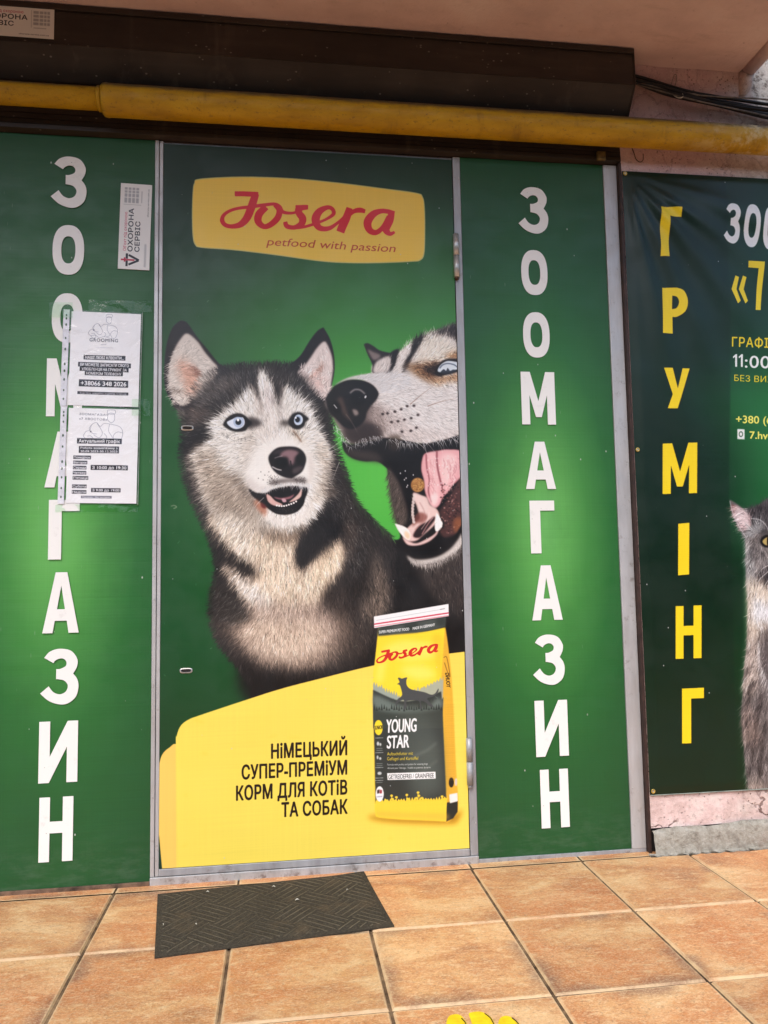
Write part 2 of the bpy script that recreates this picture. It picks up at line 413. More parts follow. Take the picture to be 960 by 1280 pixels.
cv = Canvas(SX0, SX1, SZ0, SZ1, 1000)
gradient(cv, [(210,200,(30,58,42)),(380,200,(26,52,36)),(550,220,(28,58,38)),(300,230,(32,58,42)),(220,330,(38,74,50)),(350,350,(50,96,58)),(480,350,(58,112,62)),(550,340,(50,98,56)),
  (220,450,(36,82,48)),(330,430,(66,126,68)),(440,430,(74,146,72)),(550,420,(76,146,72)),(215,560,(34,88,46)),(215,650,(30,88,46)),(440,520,(88,172,76)),(450,590,(102,196,84)),(480,630,(102,198,86)),(560,500,(90,170,80)),
  (215,740,(26,84,44)),(245,800,(28,90,46)),(215,860,(24,72,38)),(270,860,(26,80,42)),(215,960,(20,66,36)),(205,1080,(14,60,50)),(330,600,(60,130,60)),(380,700,(60,130,60)),(500,720,(70,140,66)),(560,900,(50,110,60))], 62)

BLK = (26, 23, 24)
# rear dog: throat and body
cv.poly([(484,584),(500,596),(520,560),(575,540),(582,700),(590,830),(480,840),(440,850),(400,855),(420,700),(448,640),(470,655),(488,673),(500,672),(495,650)], (24,21,21), .8)
cv.poly([(520,705),(545,703),(565,692),(577,680),(578,760),(560,752),(540,742),(528,725)], (74,66,62), 6, .9)
cv.poly([(535,725),(578,720),(580,770),(560,765)], (62,55,52), 8, .8)
# front dog: the whole dark coat
cv.poly([(233,545),(230,520),(222,505),(240,480),(262,455),(285,462),(300,460),(320,459),(342,458),(362,459),(380,462),(405,480),(413,500),(411,530),(414,552),(420,566),(425,580),(436,608),(447,628),(460,642),(476,658),(490,672),(492,700),(490,740),(488,780),(476,835),(440,844),(400,853),(360,862),(318,874),(313,856),(303,840),(290,820),(277,805),(269,785),(265,765),(266,745),(270,722),(272,705),(268,682),(258,657),(250,638),(238,612),(233,590),(229,565)], (46,42,41), 1.2)
body = cv.full([[(233,545),(230,520),(222,505),(240,490),(262,470),(285,462),(300,460),(320,459),(342,458),(362,459),(380,462),(405,480),(413,500),(411,530),(414,552),(420,566),(425,580),(436,608),(447,628),(460,642),(476,658),(490,672),(492,700),(490,740),(488,780),(476,830),(440,840),(400,848),(360,857),(320,866),(313,852),(303,838),(290,818),(277,803),(269,785),(265,765),(266,745),(270,722),(272,705),(268,682),(258,657),(250,638),(238,612),(233,590),(229,565)]])
# ears
cv.poly([(226,401),(216,410),(209,430),(206,455),(206,478),(209,492),(216,503),(222,512),(240,512),(262,492),(280,470),(287,463),(274,455),(260,438),(246,421),(234,404)], (36,31,34), .6, corners=(0,))
cv.poly([(234,417),(225,425),(217,440),(212,458),(211,475),(214,489),(219,503),(230,508),(242,502),(255,495),(264,484),(270,474),(275,463),(266,452),(256,440),(247,427)], (206,196,186), 1.2)
cv.poly([(226,448),(236,452),(248,466),(252,482),(246,492),(238,494),(233,480),(226,464)], (200,152,132), 4, .85)
cv.poly([(242,458),(250,463),(255,473),(250,475),(244,466)], (120,84,72), 1.5, .8)
cv.poly([(216,484),(224,487),(231,490),(226,492),(218,489)], (90,78,72), 1.2, .7)
cv.poly([(404,410),(397,414),(388,425),(376,444),(362,459),(368,472),(384,496),(400,503),(410,497),(415,480),(418,462),(417,443),(412,424)], (34,30,33), .6, corners=(0,))
cv.poly([(405,427),(396,435),(388,447),(379,459),(371,467),(378,478),(388,490),(397,498),(405,499),(412,490),(414,478),(416,462),(415,447),(410,433)], (222,208,202), 1.2)
cv.poly([(402,452),(404,458),(396,468),(388,475),(386,473),(394,464)], (146,104,90), 1.8, .85)
cv.poly([(396,470),(404,474),(404,486),(394,488),(388,480)], (222,186,176), 4, .7)
ears = cv.full([[(232,424),(213,456),(212,478),(220,502),(242,500),(262,484),(271,466),(255,444)], [(404,434),(380,462),(374,469),(398,496),(411,488),(414,462),(410,440)]])
cv.fur(ears, 1500, (4,11), .9, idw(cv, [(235,430,-.6,.9),(215,470,-1,.5),(250,470,-1,-.35),(245,490,-.6,.9),(265,470,-1,-.2),(405,440,.2,1),(385,470,.7,-.6),(410,470,-.4,.9),(398,490,.5,.7)]), .10, .3, .8)

# forehead and face
cv.poly([(262,478),(280,466),(300,464),(330,461),(362,464),(384,480),(402,510),(404,530),(392,512),(372,490),(352,478),(320,478),(304,494),(285,508),(268,518),(246,512),(244,498)], (52,48,47), 5, .9)
cv.poly([(276,476),(296,474),(300,482),(286,494),(266,504),(252,508),(254,496)], (112,104,98), 5, .6)
cv.poly([(240,508),(262,512),(264,522),(254,532),(242,536),(234,528)], (120,106,98), 5, .6)
cv.poly([(246,540),(262,536),(270,548),(256,560),(238,566),(234,552)], (24,22,23), 4, .9)
cv.poly([(386,490),(400,505),(408,530),(410,555),(402,545),(396,522)], (28,26,26), 3, .9)
cv.poly([(222,512),(231,512),(230,524),(224,524)], (140,130,124), 2, .7)
# pale mask
cv.poly([(314,486),(306,494),(292,508),(278,518),(268,525),(264,532),(267,545),(258,556),(246,562),(242,574),(246,590),(250,605),(256,622),(264,638),(276,654),(300,664),(330,668),(365,664),(385,652),(399,634),(408,612),(413,588),(413,570),(407,552),(398,536),(392,524),(388,512),(378,502),(366,492),(357,484),(351,494),(349,512),(344,500),(338,480),(331,468),(325,467),(322,480),(326,502)], (232,226,216), 1.6)
cv.poly([(246,564),(260,556),(272,562),(282,580),(296,600),(312,612),(326,640),(330,664),(300,662),(276,652),(262,634),(252,606),(244,584)], (166,152,138), 7, .9)
cv.poly([(300,592),(310,600),(318,612),(322,624),(330,640),(318,634),(306,618),(296,604),(286,594)], (112,100,90), 4, .85)
cv.poly([(262,580),(282,588),(300,604),(290,606),(270,596)], (150,138,124), 5, .45)
cv.poly([(258,612),(280,612),(306,626),(322,644),(300,642),(276,630)], (138,126,114), 5, .5)
cv.poly([(396,548),(405,560),(409,580),(405,606),(396,626),(386,636),(394,610),(398,584),(394,564)], (190,175,159), 4, .85)
cv.poly([(314,490),(322,494),(327,506),(330,520),(324,524),(318,510)], (206,194,184), 3, .7)
cv.line([(309,480),(318,490),(325,503),(328,520)], 4, (92,84,80), .75, 1.6)
cv.line([(346,478),(351,490),(350,508),(351,526)], 4, (84,76,74), .75, 1.6)
cv.poly([(337,496),(343,500),(344,508),(340,510),(336,503)], (120,110,110), 2, .7)
cv.poly([(330,484),(339,490),(340,516),(333,520),(329,505)], (206,194,190), 3, .7)
cv.poly([(328,508),(350,512),(352,545),(344,560),(330,556),(322,540)], (224,212,202), 6, .7)
cv.poly([(312,540),(322,545),(318,570),(312,590),(304,586),(306,560)], (186,175,164), 5, .85)
cv.poly([(362,536),(372,542),(380,556),(374,560),(362,548)], (206,190,172), 3, .7)
face = cv.full([[(264,470),(300,462),(362,462),(388,480),(410,530),(418,570),(430,600),(446,630),(470,656),(486,672),(486,700),(484,740),(482,780),(470,826),(400,846),(330,862),(306,836),(274,796),(268,760),(272,715),(262,668),(246,632),(234,580),(232,530),(245,495)]])

# neck and chest
cv.poly([(262,642),(280,652),(305,660),(335,664),(362,664),(372,672),(370,694),(376,708),(392,700),(406,690),(424,672),(432,690),(424,712),(408,730),(398,752),(376,764),(350,768),(322,762),(304,744),(288,718),(280,704),(292,704),(306,712),(320,712),(312,700),(296,692),(284,676),(270,660)], (214,194,172), 3)
cv.poly([(274,672),(284,682),(298,694),(316,704),(326,712),(318,720),(304,716),(290,706),(278,694)], (42,38,37), 3, .95)
cv.poly([(280,702),(290,712),(298,728),(312,746),(326,756),(344,756),(336,742),(318,728),(300,716)], (222,212,202), 4, .9)
cv.poly([(284,640),(310,652),(318,690),(326,706),(310,696),(292,680),(272,656)], (214,204,190), 6, .6)
cv.poly([(326,656),(350,660),(374,656),(384,648),(380,668),(360,676),(338,674)], (118,102,88), 5, .85)
cv.poly([(330,690),(352,684),(366,700),(372,724),(358,744),(338,738),(328,716)], (224,202,178), 8, .8)
cv.poly([(396,640),(410,630),(424,616),(436,636),(430,660),(412,674),(396,690),(382,706),(374,706),(368,692),(374,674),(384,656)], (32,29,29), 3, .95)
cv.poly([(412,575),(424,592),(440,624),(456,645),(440,652),(424,620),(408,620),(408,600)], (52,47,45), 4, .9)
cv.poly([(404,600),(418,610),(414,622),(402,618)], (120,108,98), 3, .6)
cv.poly([(268,768),(290,772),(312,760),(340,756),(370,758),(396,752),(424,760),(444,780),(436,812),(400,834),(350,838),(318,828),(292,808),(276,790)], (116,102,92), 7, .95)
cv.poly([(300,770),(318,756),(346,752),(380,754),(404,758),(420,776),(416,800),(390,818),(350,822),(322,812),(304,794)], (178,160,148), 8, .9)
cv.poly([(300,780),(330,770),(362,774),(392,772),(408,788),(400,812),(376,824),(344,822),(318,808)], (206,184,164), 9, .85)
cv.poly([(268,730),(284,735),(300,752),(318,768),(302,778),(278,776),(268,756)], (56,51,47), 4, .85)
cv.poly([(404,744),(418,728),(432,712),(444,716),(442,746),(430,766),(414,768)], (74,66,62), 7, .7)
cv.poly([(396,700),(416,680),(426,690),(420,710),(404,724),(390,728)], (222,198,170), 5, .7)
cv.poly([(424,600),(446,634),(462,660),(470,690),(462,724),(446,746),(428,730),(432,700),(432,670),(424,640)], (46,41,38), 4, .9)
cv.poly([(430,650),(446,660),(440,690),(432,700)], (92,80,72), 4, .6)
cv.poly([(468,688),(478,704),(486,728),(487,748),(478,766),(466,776),(452,770),(448,756),(460,736),(464,712)], (112,100,90), 5, .85)
cv.poly([(440,770),(462,780),(464,812),(440,830),(418,834),(428,806)], (70,62,57), 7, .7)
cv.poly([(300,836),(340,838),(392,842),(440,834),(476,800),(478,838),(400,860),(316,878)], (17,15,15), 7, .95)
cv.poly([(264,700),(268,730),(266,770),(280,806),(314,850),(318,830),(296,800),(280,776)], (40,36,35), 6, .6)
fd = idw(cv, [(314,500,-.2,-1),(285,495,-.7,-1),(330,470,0,-1),(365,480,.4,-1),(395,510,.8,-.8),(255,520,-1,-.4),(262,545,-1,.1),(250,580,-1,.25),(270,600,-1,.4),(258,625,-1,.6),(290,640,-.7,.9),(275,660,-.6,.9),
  (300,560,-.8,.2),(320,575,-.7,.4),(350,545,0,-1),(335,530,-.2,-1),(405,560,1,.1),(410,590,1,.3),(400,620,.9,.6),(385,645,.6,.9),(345,660,0,1),(330,680,-.1,1),(300,690,-.5,1),(285,715,-.7,.8),(310,740,-.5,1),(345,730,.05,1),(360,700,.1,1),
  (385,690,-.4,.9),(410,690,.2,1),(425,650,.3,1),(440,700,.2,1),(420,740,.0,1),(280,760,-.8,.7),(300,790,-.7,.8),(345,800,-.1,1),(390,800,.2,1),(430,800,.3,1),(475,740,.2,1),(460,660,.6,1),(330,845,0,1)])
cv.fur(face, 15000, (5,12), .95, fd, .12, .22, .7)
cv.fur(body*(1-blur(body, 4) > .12), 3600, (5,10), 1.2, fd, .15, .35, .8)
cv.fur(face, 12000, (3,9), .6, fd, .26, .25, .65)
agl = cv.full([[(250,490),(285,470),(330,464),(370,470),(396,505),(404,540),(396,540),(372,494),(350,486),(330,470),(306,490),(270,520),(240,545)],[(262,520),(246,545),(236,560),(236,540)],[(405,580),(424,600),(446,640),(462,670),(448,720),(430,700),(436,660),(410,640)],[(268,735),(300,750),(316,770),(290,780),(270,765)]])
cv.fur(agl, 1500, (4,9), .55, fd, .25, .25, .55, src=np.clip(cv.a*.6+.24, 0, 1))
cv.fur(face*(1-agl), 2200, (4,10), .55, fd, .2, .25, .45, src=np.clip(cv.a*.55, 0, 1))
cv.fur(face*(1-agl), 2600, (4,10), .55, fd, .08, .25, .5, src=np.clip(cv.a*1.18, 0, 1))
edge = cv.full([[(280,480),(300,475),(330,462),(362,468),(398,520),(400,545),(412,575),(408,600),(395,640),(374,664),(378,704),(400,706),(424,690),(424,715),(392,760),(330,770),(296,740),(270,690),(246,620),(236,570),(262,540),(258,510)],[(314,510),(300,520),(280,540),(270,570),(270,600),(290,640),(330,660),(370,655),(398,610),(400,575),(388,540),(360,510),(330,490)]])
cv.fur(edge, 4200, (5,11), .8, fd, .16, .2, .75)
soft = cv.full([[(286,520),(330,500),(366,505),(386,530),(402,560),(398,600),(384,632),(330,640),(300,600),(284,560)]])
cv.fur(soft, 3600, (3,6), .7, fd, .05, .2, .4, src=np.clip(cv.a*.35+np.array([238,233,224])/255*.65, 0, 1)*0+np.stack([blur(cv.a[..., q_], 9) for q_ in range(3)], -1))

for _ in range(46):
    x_, y_ = RNG.uniform(318,420), RNG.uniform(690,800); l_ = RNG.uniform(8,20); k_ = (x_-350)*.06+RNG.normal(0,2)
    cv.line([(x_,y_),(x_+k_*.4+RNG.normal(0,1.2),y_+l_*.5),(x_+k_,y_+l_)], RNG.uniform(.8,1.8), random.Random(_).choice([(92,74,62),(120,98,84),(70,60,54)]), .32, .5, True)
# muzzle, nose, mouth of the front dog
cv.poly([(334,552),(350,546),(370,550),(384,562),(391,580),(392,598),(384,610),(366,606),(350,608),(338,612),(322,616),(311,606),(307,592),(312,574),(322,560)], (240,236,228), 4, .9)
cv.poly([(312,596),(322,606),(338,610),(330,614),(318,614),(310,606)], (206,196,190), 3, .8)
cv.poly([(384,566),(391,576),(392,596),(386,606),(386,590)], (214,204,194), 2, .7)
for _ in range(90):
    a = RNG.uniform(0, 1); cv.dot(*( (RNG.uniform(334,348), RNG.uniform(594,606)) if a < .6 else (RNG.uniform(366,382), RNG.uniform(596,604))), .5, .45, (50,44,44), .2, .6)
for x, y in ((326,590),(331,594),(336,590),(329,600),(334,603),(340,598),(323,598)): cv.dot(x, y, .7, .6, (70,62,60), .3, .8)
cv.poly([(335.5,573),(339,566),(347,560),(359,558.4),(371,559.5),(379,565),(382.5,573),(381,582),(377,590),(370,595),(364,598),(355,596.5),(346,592),(339,584)], (30,26,28), .8)
cv.poly([(352,565),(360,562),(369,563),(374,567),(369,572),(367,580),(362,581),(359,572),(350,571)], (150,122,126), 1.6, .9)
cv.poly([(340,567),(348,562),(354,563),(346,568)], (74,66,70), 1.4, .8)
cv.dot(351,579,8,6,(12,10,11),1.2); cv.dot(375,574,4.5,6.5,(16,13,14),1.2)
cv.line([(363,576),(364.5,588),(364,598)], 1.4, (24,20,22), .9, .5)
cv.poly([(366,586),(375,583),(379,585),(372,591),(366,592)], (92,82,84), 1.2, .8)
cv.line([(340,583.5),(346,586.5),(352,588)], 1.6, (214,210,208), .85, .5)
cv.line([(353,570),(347,571.5),(343,573)], 1.0, (190,180,182), .7, .5)
cv.poly([(336,602),(350,599),(364,598),(378,597),(384,602),(378,605),(364,603),(350,605),(340,607)], (60,52,52), 2.2, .75)
cv.poly([(311,611),(320,616),(333,616),(340,612),(352,609),(365,607.5),(377,608.5),(385,611),(381,624),(378,632),(370,640),(358,643.5),(345,642),(335,636),(328,631),(321,625),(314,618)], (24,19,20), .8)
cv.poly([(333,618),(338,620),(344,626),(353,630.5),(350,632.5),(342,632),(335,627)], (212,172,164), .6)
cv.poly([(377,611),(376.5,620),(371,625),(361,628),(368,622),(373,617)], (214,180,170), .6)
cv.poly([(342,621),(352,622.5),(362,620.5),(368,617.5),(364,623),(355,625),(346,624)], (150,106,112), .8)
cv.poly([(352,624),(356,623.5),(358,627),(354,628)], (200,160,165), .5)
for x, y in ((346,632),(349,632.6),(352,632.8),(355,632.6),(358,632),(361,631),(364,630),(367,628.8),(370,627)): cv.dot(x, y, 1.3, 1.2, (236,230,226), .2)
cv.poly([(333,630),(345,635),(358,635.5),(372,630),(379,622),(379,630),(371,639),(358,642.5),(344,641)], (20,17,18), .8)
for _ in range(40): cv.dot(RNG.uniform(344,370), RNG.uniform(635,641), .35, .3, (110,104,104), .1, .7)
cv.poly([(320,624),(327,629),(334,636),(332,645),(325,640),(318,630)], (168,108,84), 2, .75)
cv.poly([(326,629),(331,631),(332,636),(327,634)], (96,34,32), .8, .8)
cv.poly([(329,644),(340,644),(356,648),(372,644),(382,634),(392,628),(388,642),(374,652),(356,655),(340,652)], (226,218,208), 1.6, .85)
lip = cv.full([[(324,612),(350,603),(384,603),(386,609),(350,607),(328,616)]])
cv.fur(lip, 130, (3,8), .6, lambda x, y: (x*0+.1, x*0+1), .08, .35, .7, src=np.full_like(cv.a, .80))
chin = cv.full([[(330,640),(344,643),(358,645),(374,640),(384,630),(390,636),(374,650),(356,653),(338,649)]])
cv.fur(chin, 500, (4,9), .8, lambda x, y: (x*0-.1, x*0+1), .06, .4, .8)
for p in ([(330,622),(320,632),(313,645)],[(338,648),(345,658),(355,666)],[(350,650),(356,660),(364,668)],[(325,590),(300,604),(286,612)],[(335,602),(318,612),(305,622)],[(410,563),(420,556),(432,547)],[(411,566),(424,560),(436,552)],[(424,578),(420,588),(414,604)]):
    cv.line(p, .75, (232,228,224), .75, .3, True)
# eyes of the front dog
cv.poly([(310,522),(322,524),(328,530),(318,535),(309,536)], (46,40,40), 2.4, .85)
cv.poly([(279,531),(284,523),(291,518.3),(300,517.2),(307,520.5),(311,525),(315,529.5),(310,534),(307,538.5),(298,540),(290,539),(284,536)], (22,19,20), .9)
cv.poly([(283.6,528.8),(288.5,523.6),(296,520),(302,520.6),(305.6,525.5),(305.6,531),(302,535),(295,536.8),(288.5,534.4)], (216,224,238), .5)
cv.dot(298.3,527.6,6.4,6.9,(150,166,194),.5,.9); cv.dot(298.3,527.6,5.5,6,(190,204,226),.6,.95); cv.dot(298,528,3.7,3.7,(26,32,42),.5); cv.dot(297.6,525.4,1.6,1.8,(252,252,252),.2)
cv.poly([(284,527),(290,522),(297,519.4),(303,520.5),(303,522),(296,521.5),(290,524.5)], (20,18,22), .5)
cv.poly([(360,529),(363,521),(368,516.4),(375,515.5),(380,518.5),(386,524),(382,527.5),(380,533),(373,537),(366,535.5)], (22,19,20), 1.1)
cv.dot(357,529,7,4,(50,44,42),2.4,.8)
cv.poly([(367.6,524),(370,519.5),(374.5,518.6),(378,522),(378.3,527),(375.5,531),(370.5,531.6),(367.8,528.5)], (204,216,232), .5)
cv.dot(372.3,524.6,4.2,4.8,(150,168,194),.5,.8); cv.dot(371.8,524.8,3,3.4,(24,28,38),.4); cv.dot(369.6,522.6,1.1,1.2,(250,250,250),.2)
cv.line([(366,538),(372,546),(377,553)], 2, (120,92,74), .7, .8)
ring = cv.full([[(276,540),(298,546),(316,540),(322,532),(310,548),(290,550)],[(362,538),(378,538),(386,530),(380,542),(368,544)]])
cv.fur(ring, 110, (2,4), .5, lambda x, y: (x*0-.15, x*0+1), .1, .5, .4, src=np.full_like(cv.a, .2))
# ---- rear dog, jaws open beside the first
cv.poly([(407.5,501),(415,520),(428,545),(440,556),(470,552),(500,552),(505,490),(478,476),(440,480)], (150,138,132), 1.5)
cv.poly([(412,512),(424,530),(436,544),(446,553),(474,549),(484,540),(476,524),(462,506),(440,530)], (64,54,52), 3, .9)
cv.poly([(497,441),(510,431),(527,421),(546,415),(575,411),(590,470),(590,555),(560,549),(530,555),(500,552),(478,544),(466,530),(466,480),(464,466),(466,455),(480,444)], (226,218,210), 1.0)
cv.poly([(454.5,431),(459,429.6),(466,433),(474,438.5),(486,441.5),(492,441),(494,452),(489,463),(484,468),(466,467),(465,456),(459,443)], (44,40,42), .7, corners=(0,))
cv.poly([(459,437),(466,440),(475,444),(474,448),(467,451),(463,446)], (150,138,134), 1.4, .8)
cv.poly([(466,462),(470,453),(478,448),(486,446),(489,452),(486,463),(480,467),(468,467)], (214,204,198), 1.4)
cv.poly([(489,441),(498,438),(494,452),(490,463),(486,467),(488,455)], (34,30,32), 1.0)
cv.poly([(515,428),(528,421),(524,434),(514,448),(507,462),(502,467),(504,455),(512,442)], (36,32,33), 1.2)
cv.poly([(518,427),(534,419),(548,414),(576,409),(576,434),(565,424),(552,421),(538,421),(527,425)], (48,43,42), 2.0)
cv.poly([(528,427),(540,421),(556,425),(569,438),(572,448),(556,452),(540,453),(526,456),(518,458),(520,446)], (232,222,206), 2.5, .9)
cv.poly([(518,456),(530,453),(546,452),(548,462),(544,470),(536,476),(528,470),(516,462)], (118,84,58), 3, .9)
cv.poly([(505,458),(516,456),(524,464),(532,472),(538,480),(528,476),(514,468)], (134,98,66), 3, .8)
cv.poly([(536,476),(548,470),(572,466),(574,476),(556,478),(544,482)], (166,124,88), 3, .85)
cv.poly([(553,446),(572,440),(576,450),(560,451)], (150,108,74), 3, .8)
cv.poly([(527,460),(536,456),(546,456),(550,468),(542,469),(532,465)], (44,34,30), 2.2, .95)
cv.poly([(478,470),(500,468),(516,473),(540,484),(572,480),(576,520),(574,545),(552,548),(520,552),(492,547),(478,540),(470,520),(474,490)], (224,218,214), 5, .8)
cv.poly([(466,505),(480,508),(500,520),(520,536),(560,540),(572,536),(574,548),(545,550),(510,552),(486,546),(474,540),(464,526)], (200,186,180), 6, .8)
cv.poly([(462,508),(474,506),(480,520),(484,540),(474,544),(462,534),(456,524)], (150,136,130), 5, .8)
d2 = cv.full([[(466,470),(490,444),(512,432),(546,416),(574,414),(574,548),(530,552),(490,547),(464,530)]])
f2 = idw(cv, [(470,480,.9,-.3),(510,475,1,0),(560,500,1,.1),(500,520,.9,.4),(540,540,.8,.6),(480,535,.5,1),(500,445,.5,-1),(540,430,.4,-1),(565,425,.3,-1),(560,440,.9,-.5),(530,465,.8,.6),(478,455,.3,-1),(520,440,.5,-1),(560,475,.8,.7)])
cv.fur(d2, 7000, (4,9), .6, f2, .13, .22, .65)
cv.fur(d2, 900, (4,9), .5, f2, .1, .25, .4, src=np.clip(cv.a*.6, 0, 1))
cv.fur(cv.full([[(505,432),(530,419),(572,408),(574,418),(540,424),(512,438)]]), 420, (5,10), .9, f2, .25, .3, .8)
cv.fur(cv.full([[(526,452),(546,448),(573,442),(573,480),(545,482),(516,462)],[(547,456),(571,452),(571,464),(549,468)]]), 420, (3,7), .8, f2, .35, .4, .7)
cv.poly([(543,466),(546,458),(552,452),(562,449),(575,451),(576,462),(566,467),(552,470),(546,470)], (24,20,22), 1.0)
cv.poly([(546.5,464.5),(549,458),(555,453),(562,451.6),(575,454.5),(575,460),(563,465),(553,466)], (212,222,230), .6)
cv.line([(549,461),(553,456.5),(560,455),(568,457),(572,461)], 1.6, (86,96,112), .85, .4)
cv.poly([(550,466),(554,462),(557,464),(559,460.5),(562,464),(566,462.5),(570,464),(562,467.5),(554,468)], (48,54,64), .4, .9)
# jaws
cv.poly([(428,552),(440,556),(462,552),(480,548),(500,550),(530,555),(552,551),(584,551),(584,640),(574,670),(560,690),(540,696),(520,694),(508,684),(503,668),(509,650),(505,632),(497,610),(490,594),(480,583),(470,577),(455,577),(440,573),(430,564)], (18,14,15), .9)
cv.poly([(430,560),(446,562),(470,566),(478,578),(462,577),(444,574),(434,568)], (74,66,62), 3, .8)
cv.poly([(484,585),(491,592),(498,603),(504,620),(509,638),(508,654),(500,658),(495,652),(490,636),(486,612)], (92,82,76), 2, .95)
cv.fur(cv.full([[(485,590),(497,605),(507,638),(505,652),(494,648),(487,612)]]), 300, (5,10), .8, lambda x, y: (x*0-.5, x*0+1), .2, .25, .8)
cv.poly([(486,545),(500,545),(500,560),(490,564),(485,556)], (70,58,48), 2.5, .7)
# tongue
cv.poly([(527,575),(531,567),(545,564),(560,562),(577,566),(577,594),(566,606),(560,615),(553,622),(549,631),(544,635),(538,632),(533,622),(530,612),(529,600),(526,588)], (228,168,170), .9)
cv.poly([(536,570),(543,568),(546,590),(548,612),(544,628),(538,622),(536,600)], (244,196,194), 3, .9)
cv.poly([(552,570),(566,568),(571,580),(563,600),(555,608),(550,590)], (246,202,198), 3, .9)
cv.line([(532,568),(533,585),(536,600),(535,615),(539,628)], 1.8, (140,80,86), .85, .7)
cv.line([(545.5,564),(546,582),(550,602),(554,616)], 2.2, (136,78,84), .9, .7)
cv.line([(560,575),(563,588),(561,598)], 1.2, (184,118,122), .6, .8)
for _ in range(26):
    x_, y_ = RNG.uniform(552,572), RNG.uniform(572,604); cv.line([(x_,y_),(x_+RNG.uniform(1,3),y_+RNG.uniform(3,6)),(x_+RNG.uniform(-2,2),y_+RNG.uniform(7,11))], RNG.uniform(.6,1.1), random.Random(_).choice([(196,130,134),(252,216,212),(186,120,126)]), .55, .3)
for _ in range(18):
    y_ = RNG.uniform(572,620); cv.line([(535+RNG.uniform(0,8),y_),(537+RNG.uniform(0,8),y_+RNG.uniform(5,12))], RNG.uniform(.6,1.2), (204,140,142), .5, .4)
for _ in range(60): cv.dot(RNG.uniform(533,570), RNG.uniform(570,612), RNG.uniform(.3,.8), RNG.uniform(.4,1.2), (255,236,232), .3, .6)
cv.poly([(537,622),(542,617),(547,620),(545,630),(541,632)], (246,216,212), 1.5, .8)
# lower jaw
cv.poly([(516,616),(525,619),(533,622),(537,631),(545,636),(549,645),(543,656),(530,668),(520,676),(508,676),(503,668),(513,656),(524,648),(521,634),(517,625)], (230,196,188), 1.0)
cv.poly([(517,617),(528,622),(534,634),(530,646),(524,644),(521,630)], (232,204,196), 1.5, .9)
cv.poly([(519,643),(528,641),(534,646),(529,653),(521,654),(515,658)], (128,80,72), 1.4, .8)
cv.poly([(516,670),(523,658),(534,652),(542,646),(543,650),(532,664),(524,672)], (44,26,28), 1.0)
cv.line([(527,668),(534,656),(541,647)], 1.4, (190,150,148), .8, .5)
cv.poly([(503,672),(510,676),(520,679),(532,674),(542,668),(547,662),(546,668),(536,677),(522,682),(509,681)], (224,190,184), .9)
cv.poly([(493,654.5),(499,656),(508,660),(513,668),(511,675),(504,671),(498,664)], (246,240,232), .6, corners=(0,))
cv.poly([(506,664),(512,668),(511,674),(506,671)], (232,186,140), 1.2, .7)
cv.poly([(545,641),(549,646),(553,655),(550,662),(544,664),(543,654)], (246,242,236), .6, corners=(0,))
cv.poly([(549,640),(556,628),(565,614),(577,598),(580,650),(572,666),(556,672),(549,664),(555,656)], (84,58,56), 1.4)
for _ in range(150): cv.dot(RNG.uniform(550,574), RNG.uniform(605,668), RNG.uniform(.4,1.4), RNG.uniform(.4,1.2), random.Random(int(_)).choice([(40,24,24),(140,96,90),(110,70,66),(196,160,154),(30,18,18)]), .4, .7)
cv.poly([(566,652),(574,646),(577,660),(568,666)], (158,104,70), 2, .7)
cv.line([(512,650),(515,640),(516,630),(514,620)], 1.0, (190,170,168), .6, .4)
for k_ in range(9):
    y_ = 619+k_*4; x_ = 518-2.2*math.sin(k_*.35); cv.poly([(x_-1.6,y_+3),(x_-2.6,y_),(x_-.6,y_-1.4),(x_+1.4,y_+1),(x_+1,y_+3.4)], (226,206,198), .5, .9); cv.dot(x_-3.6,y_+1,1,1.4,(20,14,15),.5,.8)
cv.line([(524,628),(530,640),(528,652),(518,662)], 1.2, (176,128,122), .6, .6); cv.line([(536,640),(534,650),(526,662)], 1, (244,222,216), .6, .4)
for x, y in ((508,609),(509,607),(505,600),(507,598),(516,594),(500,592),(506,589)): cv.dot(x, y, .8, 1.2, (228,228,230), .3, .8)
cv.poly([(504,682),(513,690),(526,694),(542,690),(556,682),(568,670),(577,656),(577,668),(562,686),(545,697),(525,700),(510,695)], (22,18,18), 1.0)
cv.poly([(508,694),(518,699),(532,699),(548,695),(562,686),(572,674),(578,664),(578,678),(566,692),(548,701),(530,705),(514,703)], (222,214,206), 1.6, .9)
cf = cv.full([[(512,698),(530,701),(550,697),(566,687),(577,672),(577,684),(560,698),(530,706)]])
cv.fur(cf, 420, (4,9), .8, lambda x, y: (x*0+.15, x*0+1), .08, .35, .8)
cv.fur(cv.full([[(528,708),(560,700),(577,690),(577,770),(545,745)],[(440,760),(480,700),(500,690),(520,740),(520,780),(470,820)]]), 1500, (5,12), .9, lambda x, y: (x*0+.1, x*0+1), .3, .3, .6)
